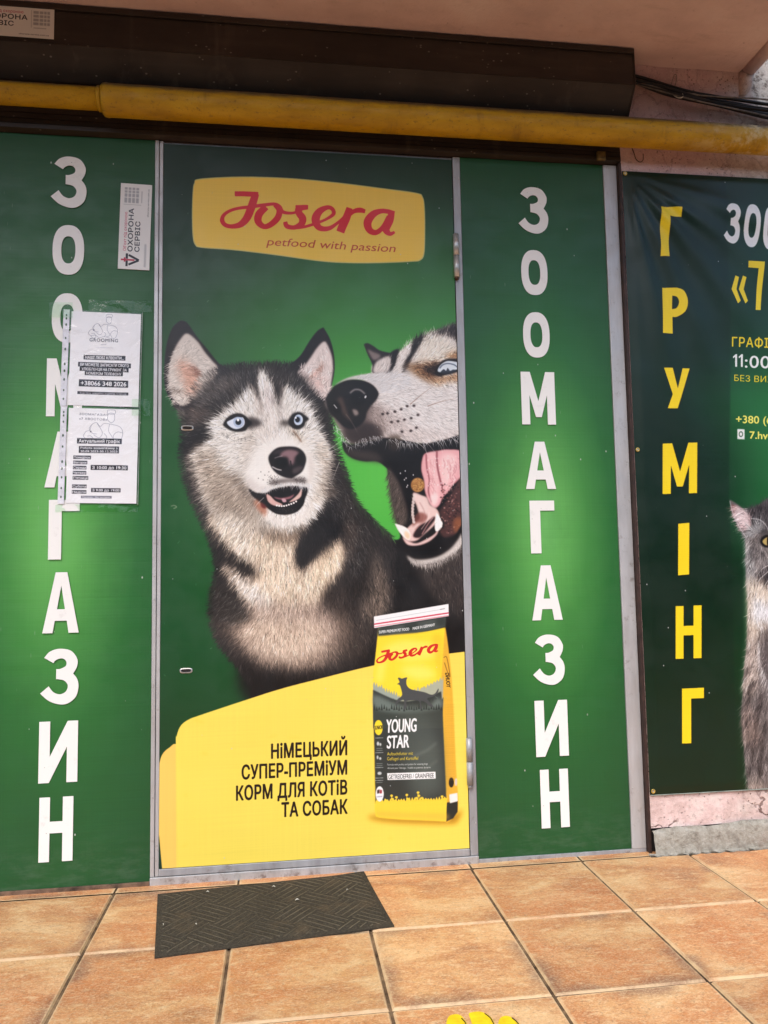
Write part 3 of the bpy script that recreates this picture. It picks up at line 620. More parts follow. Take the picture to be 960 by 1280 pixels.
# nose, whisker spots, fringe
cv.poly([(407.5,501),(410.5,492),(419,482),(432,475),(446,474.5),(460,477.5),(468,483.5),(473,492),(470,500),(463,508),(458,516),(456,524),(450,532),(440,537),(431,534.5),(419,523),(411,515)], (24,21,22), 1.0)
cv.poly([(421,500),(427,496),(431,506),(436,520),(440,527),(434,524),(426,514)], (98,80,72), 2, .75)
cv.dot(447,499,9.5,8.5,(8,7,8),1.4); cv.dot(420,510,5.5,8,(8,7,8),1.6,.9,-20)
cv.line([(437,492),(443,487.5),(450,488),(456,493)], 2.2, (190,184,182), .75, .9)
cv.dot(456.5,496.5,1.2,2,(240,240,240),.4,.9,20); cv.poly([(440,512),(446,513),(448,518),(443,520)], (170,156,150), 1.2, .8)
cv.line([(417,506),(421,511)], 1.3, (230,228,226), .85, .4); cv.line([(432,518),(438,526),(446,540),(450,548)], 1.0, (120,106,100), .7, .5)
cv.poly([(412,478),(430,474),(446,470),(462,468),(470,476),(470,490),(464,482),(446,476),(430,477)], (26,23,24), .8) if False else None
cv.poly([(418,482),(426,476.5),(436,472),(450,468.8),(468,467),(492,469),(490,484),(476,492),(469,484),(458,477.5),(446,474.8),(432,476)], (208,202,198), .9, .95)
cv.fur(cv.full([[(440,472),(468,468),(505,469),(505,486),(476,492),(468,482),(452,475)]]), 500, (4,9), .6, f2, .1, .25, .7, src=np.full_like(cv.a, .84))
cv.poly([(430,536),(444,539),(458,528),(474,534),(478,546),(460,552),(444,556),(432,550)], (58,48,46), 3, .85)
fr = cv.full([[(414,528),(420,533),(430,545),(440,553),(452,548),(470,544),(478,548),(460,554),(440,560),(426,550)]])
cv.fur(fr, 120, (3,9), .6, lambda x, y: (x*0+.3, x*0+1), .2, .55, .7, src=np.full_like(cv.a, .72))
cv.fur(cv.full([[(478,546),(520,551),(575,544),(575,549),(520,556),(478,550)]]), 80, (4,13), .6, lambda x, y: (x*0+.4, x*0+1), .18, .45, .75, src=np.full_like(cv.a, .74))
for x, y in ((484,517),(493,515),(501,512),(508.5,508),(517,507.5),(489,528),(497,527),(505,525),(513.5,523),(522,519),(502,540),(513,539),(478,518),(520,535)):
    cv.dot(x, y, 1.9, 1.6, (44,34,34), .7, .9)
for _ in range(120): cv.dot(RNG.uniform(458,500), RNG.uniform(505,540), .6, .5, (90,74,70), .3, .45)
for p in ([(512,506),(525,495),(546,479)],[(534,508),(552,502),(570,498)]): cv.line(p, .8, (120,84,66), .8, .3, True)
for p in ([(500,547),(508,553),(511,562)],[(520,553),(529,560),(535,571)],[(528,551),(536,557),(543,566)],[(538,547),(549,556),(553,567)],[(548,543),(553,552),(555,564)],[(560,544),(567,549),(574,556)]):
    cv.line(p, .9, (238,232,228), .9, .3, True)
cv.dot(521.5,606.5,8.6,9.2,(172,128,80),.7)
for _ in range(90):
    t = RNG.uniform(0, 6.28); r_ = 7.6*math.sqrt(RNG.random()); cv.dot(521.5+r_*math.cos(t), 606.5+r_*math.sin(t), RNG.uniform(.4,1.1), RNG.uniform(.4,.9), random.Random(_).choice([(206,164,104),(140,98,58),(190,148,92),(120,84,52)]), .3, .7)

# ---- yellow band
cv.poly([(185,1090),(190,985),(198,982),(199,958),(203,943),(212,934),(222,931),(240,960),(240,1095)], (250,196,104), .3, 1, True, (0,1,8,9))
cv.poly([(221,1100),(220,935),(221,920),(226,907),(236,899),(252,893),(300,877),(350,861),(400,848),(465,832),(520,822),(600,812),(600,1080)], (252,213,98), .3, 1, True, (0,11,12))
cv.line([(220,935),(221,1000),(223,1095)], 1.2, (248,202,98), .7, .5)
for _ in range(26): cv.dot(RNG.uniform(220,580), RNG.uniform(900,1060), RNG.uniform(2,9), RNG.uniform(.6,2.2), (228,188,62), 1.5, .22, RNG.uniform(-20,20))
cv.poly([(198,1030),(203,1086),(190,1092)], (14,62,50), .3, 1, False)
INK = (34, 22, 14)
for t, bl, br, up in (('НіМЕЦЬКИЙ',(339.3,947.8),(433.2,943),18.0),('СУПЕР-ПРЕМіУМ',(302.5,973.8),(433.2,967.3),17.6),('КОРМ ДЛЯ КОТіВ',(295.6,1000),(433.4,992.2),17.8),('ТА СОБАК',(352.2,1020.8),(433.8,1016.3),17.6)):
    cv.text(t, bl, br, (0,-up), INK, .034, space=1.06)
# ---- logo badge
cv.poly([(241,240),(243,229),(250,224),(300,221.5),(360,223.5),(420,229),(480,236.5),(520,242),(528,247),(530.5,262),(531,292),(530,318),(525,326),(515,327.5),(480,329),(440,329.5),(400,327.5),(340,319.5),(290,313.5),(252,310.5),(244,307),(241,296),(240,268)], (204,190,120), .3)
cv.poly([(242,241),(244,230.5),(250,225.3),(300,222.8),(360,224.8),(420,230.2),(480,237.7),(519,243),(527,248),(529.3,262),(529.7,292),(528.8,317),(524,324.7),(515,326.2),(480,327.7),(440,328.2),(400,326.2),(340,318.2),(290,312.2),(252,309.2),(245.4,305.8),(242.3,295),(241.3,268)], (246,196,88), .3)
logo(cv, lambda x, y: (260+x/3.692, 225+y/3.692), (206,42,56), 1000*.00248/3.692*.98)
cv.text('petfood with passion', (333.6,307.5), (493.2,315.5), (1.5,-10.2), (176,70,42), .006, shear=1.2)

# ---- the bag of food
cv.poly([(463,1019),(480,1027),(560,1030),(573,1024),(577,1012),(568,1016),(540,1021)], (150,104,20), 3, .7)
cv.poly([(556,783),(560,810),(565,860),(569.5,960),(572.3,1000),(571,1015),(565,1023),(556,1026.5),(550,1000),(548,860),(552,800)], (226,172,66), .5, 1, True, (0,))
cv.poly([(556.5,1003),(571.5,1000),(571.5,1014),(566,1022.5),(557,1026.5)], (50,52,48), .5, 1, False)
cv.poly([(561,992.5),(571,990.5),(571.6,1001),(561.8,1003.5)], (236,232,224), .4, 1, False)
cv.dot(563.5,977.5,3.2,6.2,(40,38,32),.4); cv.dot(569.3,977,1.6,5,(216,200,190),.5)
cv.text('YOUNG', (558,859), (556,841), (5,0), (40,30,20), .03)
cv.line([(554,822),(558,822),(562,845),(559,840),(555,828)], .8, (90,66,30), .8, .3)
for y in np.arange(880, 975, 2.2): cv.line([(555.5,y),(568,y+RNG.uniform(-.4,.4))], .6, (190,140,50), .35, .3)
front = [(472.5,785),(471,800),(468,828),(466,845),(466,880),(467,940),(468,1000),(469,1016),(473,1021),(500,1023.5),(535,1025),(557,1026.3),(557.4,1000),(554.5,930),(552.3,880),(551,858),(553,820),(555.5,784),(520,790)]
cv.poly(front, (250,214,64), .5, 1, True, (0,11,17))
for q in ([(480,812),(505,800),(540,806),(548,818),(510,826)],[(500,835),(530,832),(545,845),(520,850)],[(474,822),(482,815),(478,850),(470,850)]): cv.poly(q, (255,240,140), 4, .55)
cv.poly([(540,795),(553,800),(550,850),(545,830)], (226,180,50), 3, .5)
rr = random.Random(3)
def ridge(x0, x1, y0, y1, amp, n, base):
    pts = []
    for i in range(n+1):
        x = x0+(x1-x0)*i/n; y = y0+(y1-y0)*i/n
        pts += [(x, y+rr.uniform(-amp*.2, amp*.3)), (x+(x1-x0)/n*.5, y-rr.uniform(amp*.4, amp))]
    return pts + [(x1, base), (x0, base)]
cv.poly(ridge(466,500,856,872,6,11,900), (148,160,156), .4, .95, False); cv.poly(ridge(500,552,872,850,6,13,900), (160,168,160), .4, .9, False)
cv.poly([(466,862),(500,876),(530,872),(551,864),(552.5,884),(554.5,930),(557.4,1000),(556,1004),(469,1004),(467.5,940),(466,884)], (62,67,64), .6, 1, True, (0,3,7,8))
cv.poly(ridge(466,500,872,884,8,10,910), (66,74,68), .3, .9, False); cv.poly(ridge(498,552,884,874,4,14,910), (70,76,70), .3, .9, False)
cv.poly([(468,868),(496,880),(520,884),(536,882),(546,872),(551,874),(551,884),(520,890),(490,890),(468,884)], (136,148,142), 2.5, .65)
for x in np.arange(467.5, 552, 3.1):
    h_ = rr.uniform(3, 9); y = 887+rr.uniform(-1, 2); cv.poly([(x-1.3,y),(x,y-h_),(x+1.3,y)], (50,56,52), .2, .85, False)
for q in ([(500,900),(530,890),(548,930),(540,990),(520,1000),(505,960)],[(516,936),(540,925),(550,945),(530,950)],[(520,955),(548,948),(552,990),(528,985)]): cv.poly(q, (96,104,98), 7, .6)
cv.line([(515,945),(532,938),(545,928)], 2, (136,142,136), .5, 1.5); cv.line([(518,975),(530,962),(546,950)], 2, (126,132,126), .4, 1.5)
cv.poly([(497,847.5),(499.5,847),(502,848),(508.5,846.5),(507.5,851),(508.5,857),(514,861.5),(530,865),(538,868),(543,867),(547.5,860.5),(547,865),(542,870),(534,872.5),(535,876),(540,881),(540.5,884),(536,882),(532,878),(526,876),(526,881),(527,885),(524.5,885),(523,876),(508,876),(508,882),(506,886),(504,885),(504.5,875),(498,877),(495,882),(494,880.5),(496.5,874),(502,869),(501,861),(499,856),(496,855),(499,852.5)], (84,86,86), .25)
cv.poly(ridge(469,557,1001,998,4,26,1014), (248,204,70), .2, 1, False)
cv.poly([(469,1003),(557,1000),(557,1026),(500,1023.5),(473,1021),(469,1014)], (248,206,74), .4, 1, False)
cv.poly([(471,1014),(510,1016),(556,1017),(556,1024),(510,1022),(474,1020)], (222,176,76), 2.5, .6)
for x, y in ((482,1000),(489,994),(490,998),(495,996),(508,993),(509,998),(522,990),(523,994),(520,997),(527,997),(552,995)):
    cv.dot(x, y, 1.8, 1.5, (246,206,76), .3); cv.line([(x,y),(x+rr.uniform(-1,1),1004)], .7, (246,206,76), 1, .2)
cv.poly([(472,785),(557,771),(556.3,783.5),(535,788.5),(520,791),(496,793),(472,795)], (84,90,86), .8, 1, False)
for q in ([(474,786),(490,784),(488,791),(474,793)],[(505,781),(520,778),(522,786),(508,789)],[(545,774),(556,772),(556,781),(547,782)]): cv.poly(q, (52,58,54), 2, .6)
cv.text('SUPER PREMIUM PET FOOD', (473.5,791.8), (511,787.8), (0,-3.6), (236,236,232), .03)
cv.text('MADE IN GERMANY', (515.5,787.3), (543,782.3), (0,-3.6), (236,236,232), .03)
cv.poly([(467,770.6),(560,754.8),(560.4,770),(467.4,785)], (240,238,236), .3, 1, False)
cv.line([(467.3,780.2),(560.3,766)], 1.7, (196,60,80), .9, .2); cv.line([(467.4,783.4),(560.3,769.2)], .9, (214,110,124), .9, .2); cv.line([(470,775.5),(552,761.5)], .6, (176,184,184), .9, .2)
cv.line([(549.5,761.8),(555.5,760.6)], 1, (110,110,110), .7, .3)
logo(cv, lambda x, y: (469.6+(x-52)*.0957, 830.0-(x-52)*.0225+(y-228)*.084), (204,52,44), 1000*.00248*.088*1.15)
cv.text('YOUNG', (482.3,915.3), (519.6,913.6), (.6,-16.9), (240,240,236), .03)
cv.text('STAR', (483.2,934.8), (510.4,933.4), (.6,-16.2), (240,240,236), .03)
cv.text('Aufzuchtfutter mit', (483.4,943.6), (515.6,942.8), (0,-4.2), (238,206,70), .02)
cv.text('Geflügel und Kartoffel', (483.4,949.8), (522,949), (0,-4.2), (238,206,70), .02)
cv.text('Formula with poultry and potato for weaning dogs', (483.6,956.2), (534,955.2), (0,-2.4), (226,228,224), .03)
cv.text("Aliment pour l'élevage - Volaille et pommes de terre", (483.8,960.6), (537.4,959.6), (0,-2.4), (226,228,224), .03)
cv.poly([(483.4,965.8),(543.6,964),(544,972.6),(484,974.4)], (240,240,236), .25, 1, False)
cv.text('GETREIDEFREI / GRAINFREE', (485,973.2), (541.6,971.2), (0,-5.8), (50,54,52), .012)
cv.dot(472.7,909,5.2,9.4,(246,212,56),.3); cv.text('JUNIOR', (467.8,911.6), (478,910.6), (0,-5), (40,38,30), .02)
for y in (922,940.4,959,972,975): cv.line([(468.5,y),(478.6,y-.3)], .6, (200,204,200), .8, .15)
for p in ((472,929,1.6,2.6),(475,930,1.2,2),(471.5,946,1.2,2.4),(474.8,947.5,1.4,1.7),(474,966,2.6,2)): cv.dot(*p, (206,210,206), .4, .9)
for y in (935,937.6,954,956.6,977.5): cv.line([(470,y),(477.6,y-.2)], .8, (180,186,182), .6, .3)
cv.dot(474.2,991.8,5,9.6,(240,240,238),.3); cv.poly([(471,987),(474,986),(474,991),(471,991.5)], (60,40,40), .4, .9, False); cv.poly([(474.4,986.4),(477,987),(477,991),(474.4,991.4)], (150,40,50), .4, .9, False)
cv.line([(470.6,995.5),(477.6,995)], 1.2, (110,110,140), .7, .5)
# wear of the print
for _ in range(60):
    x, y = RNG.uniform(203,560), RNG.uniform(200,880); cv.line([(x,y),(x+RNG.uniform(-4,4),y+RNG.uniform(-3,3))], RNG.uniform(.3,.7), (150,170,150), .45, .2)
cv.line([(214,633),(218,632),(221,634),(217,636)], 1.2, (150,150,130), .8, .4)
POSTER = cv.image('door_print', GAIN)
DOORCV = cv
# ------------------------------------------------------------------ the grooming banner print: lettering and half of a grey cat
BX0, BX1, BZ0, BZ1 = 1.153, 2.05, 0.180, 2.243
bc = Canvas(BX0, BX1, BZ0, BZ1, 800, to=lambda p: P(p[0], p[1], -.03)); bc.px = 2.0
_old = bc.photo_xy
gradient(bc, [(790,230,(24,50,38)),(860,260,(26,54,40)),(940,240,(28,58,42)),(1000,300,(34,76,50)),(880,400,(24,54,40)),(945,400,(30,72,48)),(790,600,(20,48,34)),(880,600,(20,46,32)),(880,760,(17,46,28)),(880,900,(18,50,30)),(960,500,(44,112,64)),(960,600,(40,110,62)),(1000,560,(50,128,70)),(950,800,(16,66,34)),(940,960,(18,54,32)),(820,960,(18,50,32)),(1040,700,(40,110,60))], 45)
bc.poly([(780,200),(905,205),(911,400),(911,620),(916,760),(922,1000),(800,1000),(780,600)], (20,46,32), 1.2, .45, False)
cat = [(911.5,624),(913,636),(917,648),(923,660),(929,669),(932,676),(932,700),(933,730),(935,752),(934,790),(933,812),(930,840),(928.5,865),(926.5,890),(928,912),(930,940),(932.5,968),(937,989),(990,990),(990,612),(970,614),(958,624),(948,631),(941,636.5),(931,636),(920,629)]
bc.poly(cat, (108,102,100), .8, 1, True, (0,17,18,19))
catm = bc.full([[(917,634),(932,670),(934,700),(936,752),(935,800),(931,840),(928,890),(931,940),(937,984),(988,985),(988,620),(960,628),(940,640)]])
bc.poly([(932,636),(948,631),(960,624),(988,612),(988,640),(970,664),(956,668),(944,664),(936,650)], (72,69,70), 2, .9)
bc.poly([(944,634),(952,636),(950,648),(942,656),(936,648)], (58,55,57), 2, .85)
bc.poly([(914,634),(920,632),(930,638),(938,648),(938,658),(932,664),(926,658),(919,648)], (196,172,172), 1, .95)
bc.poly([(914,630),(920,634),(920,640),(916,640)], (118,86,82), 1, .8)
bc.poly([(933,663),(942,656),(950,654),(956,660),(944,668),(936,672)], (150,150,150), 1.5, .8)
bc.poly([(932,676),(940,682),(944,700),(946,716),(940,736),(934,742)], (172,172,170), 3, .8)
bc.poly([(944,676),(956,688),(972,690),(985,700),(985,724),(962,716),(948,704)], (142,137,135), 4, .8)
bc.poly([(950,712),(964,704),(980,706),(980,720),(960,728),(950,724)], (52,48,50), 3, .8)
bc.poly([(934,728),(946,722),(960,728),(985,730),(988,800),(962,796),(948,792),(936,800)], (206,190,172), 4, .9)
bc.poly([(942,745),(962,750),(985,748),(985,778),(958,772),(944,776)], (206,210,216), 4, .8)
bc.poly([(936,792),(946,788),(950,830),(946,860),(930,868),(931,840)], (176,162,152), 4, .8)
bc.poly([(950,785),(962,780),(988,790),(988,850),(964,852),(954,830)], (92,86,86), 4, .8)
bc.line([(948,800),(950,825),(956,845),(964,862)], 3, (206,202,200), .8, 1)
for p in ([(955,860),(950,885),(944,905)],[(944,830),(936,836),(934,842)],[(948,880),(944,920),(940,950)],[(958,900),(952,940),(948,975)],[(970,880),(966,930),(968,980)],[(940,850),(936,870),(934,890)]): bc.line(p, 5, (50,44,44), .7, 1.6)
bc.poly([(928,890),(936,880),(948,895),(952,925),(940,930),(930,925)], (128,112,104), 4, .6)
bc.poly([(936,975),(946,966),(958,978),(958,990),(938,990)], (170,160,152), 3, .6)
fc = idw(bc, [(920,645,-.9,.4),(945,640,.1,-1),(960,640,.2,-1),(940,690,-.5,1),(940,740,-.3,1),(960,760,.0,1),(940,830,-.4,1),(932,880,-.4,1),(950,900,-.3,1),(960,960,-.1,1),(980,800,.1,1),(970,690,.6,.7)])
for p in ([(941,640),(946,648),(953,652)],[(950,634),(955,642),(962,646)],[(936,690),(942,694),(946,700)],[(934,708),(941,712),(945,718)],[(962,632),(966,640),(972,644)],[(938,684),(948,688),(956,694)],[(935,860),(942,852),(950,850)],[(930,905),(938,896),(947,894)],[(932,935),(940,926),(950,924)],[(936,962),(944,954),(954,952)]): bc.line(p, 3.2, (46,42,44), .75, 1.2)
bc.fur(catm, 5200, (6,15), 1.0, fc, .16, .3, .75); bc.fur(catm, 4500, (5,12), .6, fc, .34, .28, .7)
bc.fur(catm, 1300, (6,14), .55, fc, .1, .25, .6, src=np.clip(bc.a*1.25+.06, 0, 1))
for k in range(13):
    t = k/12; bc.line([(936-t*2,660-t*24),(926-t*6,654-t*18),(921-t*6,650-t*16)], .7, (232,224,224), .8, .3, True)
bc.line([(912,626),(917,644),(925,660),(933,672)], .8, (196,196,196), .7, .3); bc.line([(938,648),(950,650),(958,658),(961,666)], 1.1, (214,212,210), .6, .4)
bc.poly([(950,676),(954,670),(960,668.5),(967,672),(970,678),(964,683),(957,684),(952,681)], (24,21,20), .8)
bc.poly([(953,676.5),(956.5,672.5),(961,671.5),(966,675),(966,679),(960,681.5),(955.5,680.5)], (172,152,100), .5)
bc.poly([(959,672),(960.8,672),(961.3,676.5),(960.4,681),(959,681),(958.6,676.5)], (14,12,12), .4)
for p in ([(968,708),(950,724),(944,738)],[(970,712),(956,732),(948,748)],[(972,715),(962,738),(957,752)],[(968,704),(954,710),(946,720)]): bc.line(p, .9, (236,232,228), .85, .3, True)
# the other half of the cat
sx = int(round((P(984, 700, -.03)[0]-BX0)*bc.k))
m2 = bc.full([cat]) if False else None
(mx0, my0, mx1, my1), mm = bc.mask([bc.c([(905,600),(984,600),(984,1000),(905,1000)])])
w = min(sx, bc.w-sx-1); bc.a[my0:, sx:sx+w] = bc.a[my0:, sx-w:sx][:, ::-1]
SHD = (12, 22, 16)
for ch, xl, xr, yt, yb in (('Г',823.5,849.6,261,322.5),('Р',826.5,857.5,361,418),('У',828.5,861,460.7,511),('М',828,870.6,554,617),('І',847.5,861.4,654,718.5),('Н',844.5,877,757,823),('Г',852.5,880,860,928.7)):
    for o, c_, s_ in ((.8, SHD, 1.0), (0, (252,206,44), .25)):
        L = [[(xl+(xr-xl)*u+o, yt+(yb-yt)*v+o+(u-.5)*(.8 if yt < 500 else -1.2)) for u, v in l] for l in LET[ch]]
        bc.lay(bc.mask([bc.c(l) for l in L], s_*bc.px), c_, .7 if o else 1)
for ch, xl, xr, yt, yb in (('З',902,922.5,257,306),('О',927,947.5,258,310.5),('О',951.5,972,260,313)):
    L = [[(xl+(xr-xl)*u, yt+(yb-yt)*v) for u, v in l] for l in LET[ch]]; bc.lay(bc.mask([bc.c(l) for l in L], .5), (236,238,236))
YE, WH = (250,208,50), (236,240,236)
for dx in (0, 9.5): bc.poly([(917.5+dx,345.5),(922+dx,347.5),(918+dx,363),(923+dx,377.5),(919.5+dx,381),(911.5+dx,363)], YE, .2, 1, False)
bc.poly([(933.5,327.5),(954.5,328),(949,388.5),(942.5,388.5),(946.5,336.5),(933.5,335.5)], YE, .2, 1, False)
bc.text('ГРАФІК', (913.6,433.8), (968.5,436), (0,-11.8), YE, .02, space=1.1); bc.text(':00', (930,459.8), (960.5,461), (0,-15.6), WH, .015, space=1.05)
for x_ in (914.5, 921.8): bc.poly([(x_,446.6),(x_+3.6,443.4),(x_+5.4,443.4),(x_+5.4,459.3),(x_+2.9,459.2),(x_+2.9,446.6),(x_+.6,448.6)], WH, .2, 1, False)
bc.text('БЕЗ ВИХІДНИХ', (916.2,476.8), (1006,480), (0,-7.8), YE, .012, space=1.05)
bc.text('+380 (66', (918.6,528.8), (971,530.4), (0,-9.6), (246,226,110), .025); bc.text('7.hvo', (936,548.4), (966,549.5), (0,-9.4), (246,226,110), .03)
bc.poly([(920.5,536.5),(929.5,537),(929.6,549.5),(920.7,549)], (226,230,226), .4, 1, False); bc.dot(925,543,2.7,3.6,(60,90,70),.3); bc.dot(925,543,1.7,2.3,(226,230,226),.3)
BANNER = bc.image('banner_print', GAIN)

# ------------------------------------------------------------------ small prints: two notices and the guard firm's stickers
def card(w, h, ppm, bgc):
    c = Canvas(0, w, 0, h, ppm, to=lambda p: (p[0]*w, h-p[1]*h)); c.a[:] = np.array(bgc)/255; c.px = ppm*w/100; return c
def bar(c, x0, x1, y0, y1, txt=None, tc=(244,244,248), bold=.035, col=(60,60,66), cap=.62):
    c.poly([(x0,y0),(x1,y0),(x1,y1),(x0,y1)], col, 0, 1, False)
    if txt:
        h_ = (y1-y0); b = y1-h_*(1-cap)/2; c.text(txt, (x0+(x1-x0)*.04, b), (x1-(x1-x0)*.04, b), (0, -h_*cap), tc, bold)
def groomer(c, x, y, s, col):
    """line drawing: a reclining shaggy dog and a person brushing it"""
    k = lambda pts: [(x+a*s, y+b*s*.72) for a, b in pts]
    for p in ([(-.42,.28),(-.5,.2),(-.44,.08),(-.34,.04),(-.3,-.1),(-.18,-.16),(-.08,-.06),(.02,-.14),(.2,-.12),(.42,-.06),(.5,.1),(.44,.32),(.3,.36),(.05,.3),(-.12,.34),(-.26,.26),(-.42,.28)],
              [(-.42,.28),(-.34,.36),(-.24,.32),(-.3,.2),(-.4,.2)],[(-.3,-.1),(-.36,0),(-.28,.12),(-.16,.14)],[(-.16,-.14),(-.02,.1),(-.1,.24),(-.24,.16)],[(.02,.12),(.1,.22),(.04,.3)],
              [(.5,.1),(.36,.08),(.26,.2),(.32,.34)],[(.16,-.12),(.14,.06),(.24,.24),(.12,.3)],[(.1,-.24),(.2,-.16),(.28,-.24),(.26,-.4),(.12,-.4),(.1,-.24)],[(.1,-.5),(.28,-.5),(.28,-.4),(.1,-.4),(.1,-.5)]): c.line(k(p), .55, col, .8, .1, n=5)
    c.dot(x-.32*s, y+.08*s*.7, .012, .009, col)
PAPER = (236, 237, 244)
n1 = card(.208, .292, 1300, PAPER)
groomer(n1, .46, .17, .42, (120,120,130)); n1.text('GROOMING', (.27,.315), (.68,.318), (0,-.036), (60,60,66), .02, space=1.15)
n1.text('and', (.44,.35), (.51,.35), (0,-.014), (130,130,138)); n1.line([(.36,.378),(.62,.38)], .5, (150,150,160), .6)
bar(n1, .195,.795,.462,.512,'НАШІ ЛЮБІ КЛІЄНТИ...'); bar(n1,.12,.875,.54,.59,'ВИ МОЖЕТЕ ЗАПИСАТИ СВОГО'); bar(n1,.145,.845,.59,.636,'УЛЮБЛЕНЦЯ НА ГРУМІНГ ЗА'); bar(n1,.22,.765,.636,.68,'НОМЕРОМ ТЕЛЕФОНУ')
bar(n1,.14,.845,.725,.8,'+38066 348 2026'); bar(n1,.125,.85,.852,.882,'*Будь ласка, записуйтесь заздалегідь телефоном', bold=.02)
N1 = n1.image('notice_print', .98)
n2 = card(.208, .292, 1300, PAPER)
n2.text('ЗООМАГАЗИН', (.15,.072), (.56,.078), (0,-.022), (80,80,88), .02, space=1.1); n2.text('«7 ХВОСТОВ»', (.15,.122), (.55,.128), (0,-.024), (80,80,88), .02, space=1.1)
groomer(n2, .5, .215, .56, (110,110,120))
bar(n2,.13,.77,.318,.375,'Актуальний графік'); bar(n2,.16,.735,.402,.438,'Роботи зоомагазину з'); bar(n2,.16,.735,.438,.474,'20.09.2023-30.12.2023')
for i, t_ in enumerate(('Понеділок','Вівторок','Середа','Четвер',"П'ятниця")): bar(n2,.085,(.335,.285,.275,.275,.305)[i],.502+i*.054,.540+i*.054,t_)
bar(n2,.335,.865,.6,.652,'З 10:00 до 19:30'); bar(n2,.08,.285,.807,.845,'Субота'); bar(n2,.08,.285,.866,.904,'Неділя'); bar(n2,.35,.77,.842,.884,'З 9:00 до 19:00'); bar(n2,.21,.645,.924,.95,'Перерва - без вихідних',col=(120,120,128),bold=.01)
N2 = n2.image('timetable_print', .98)
s1 = card(.266, .098, 1500, (226,225,220)); RED, INK2 = (176,58,84), (44,50,60)
s1.px = 4
def guard(c):
    c.text("Об'єкт під охороною", (.21,.235), (.665,.235), (0,-.1), RED, .012, space=1.05)
    c.text('ОХОРОНА', (.205,.44), (.71,.44), (0,-.155), INK2, .03, space=1.05); c.text('СЕРВІС', (.205,.665), (.56,.665), (0,-.155), INK2, .03, space=1.05)
    c.line([(.03,.27),(.095,.27)], 2.6, INK2); c.line([(.118,.27),(.18,.27)], 2.6, INK2); c.line([(.05,.33),(.106,.66)], 2.4, INK2); c.line([(.162,.33),(.106,.66)], 2.4, INK2); c.line([(.106,.08),(.106,.52)], 1.9, RED); c.line([(.08,.2),(.132,.2)], 1.9, RED)
    for i in range(4): [c.line([(a_,.17+i*.125),(b_,.17+i*.125)], 3.4, (150,152,156), .8, .3) for a_, b_ in ((.775,.835),(.845,.885),(.893,.921),(.929,.957))]
    c.line([(.755,.1),(.755,.68)], .8, (190,190,188)); c.line([(.78,.69),(.92,.69)], 1.2, (180,180,180))
    c.line([(.03,.86),(.3,.86)], 2.4, (160,162,164), .7, .5); c.text('ohorona-service.com.ua', (.62,.93), (.95,.93), (0,-.055), (90,92,96), .012)
guard(s1); S1 = s1.image('guard_sticker_print', .92)
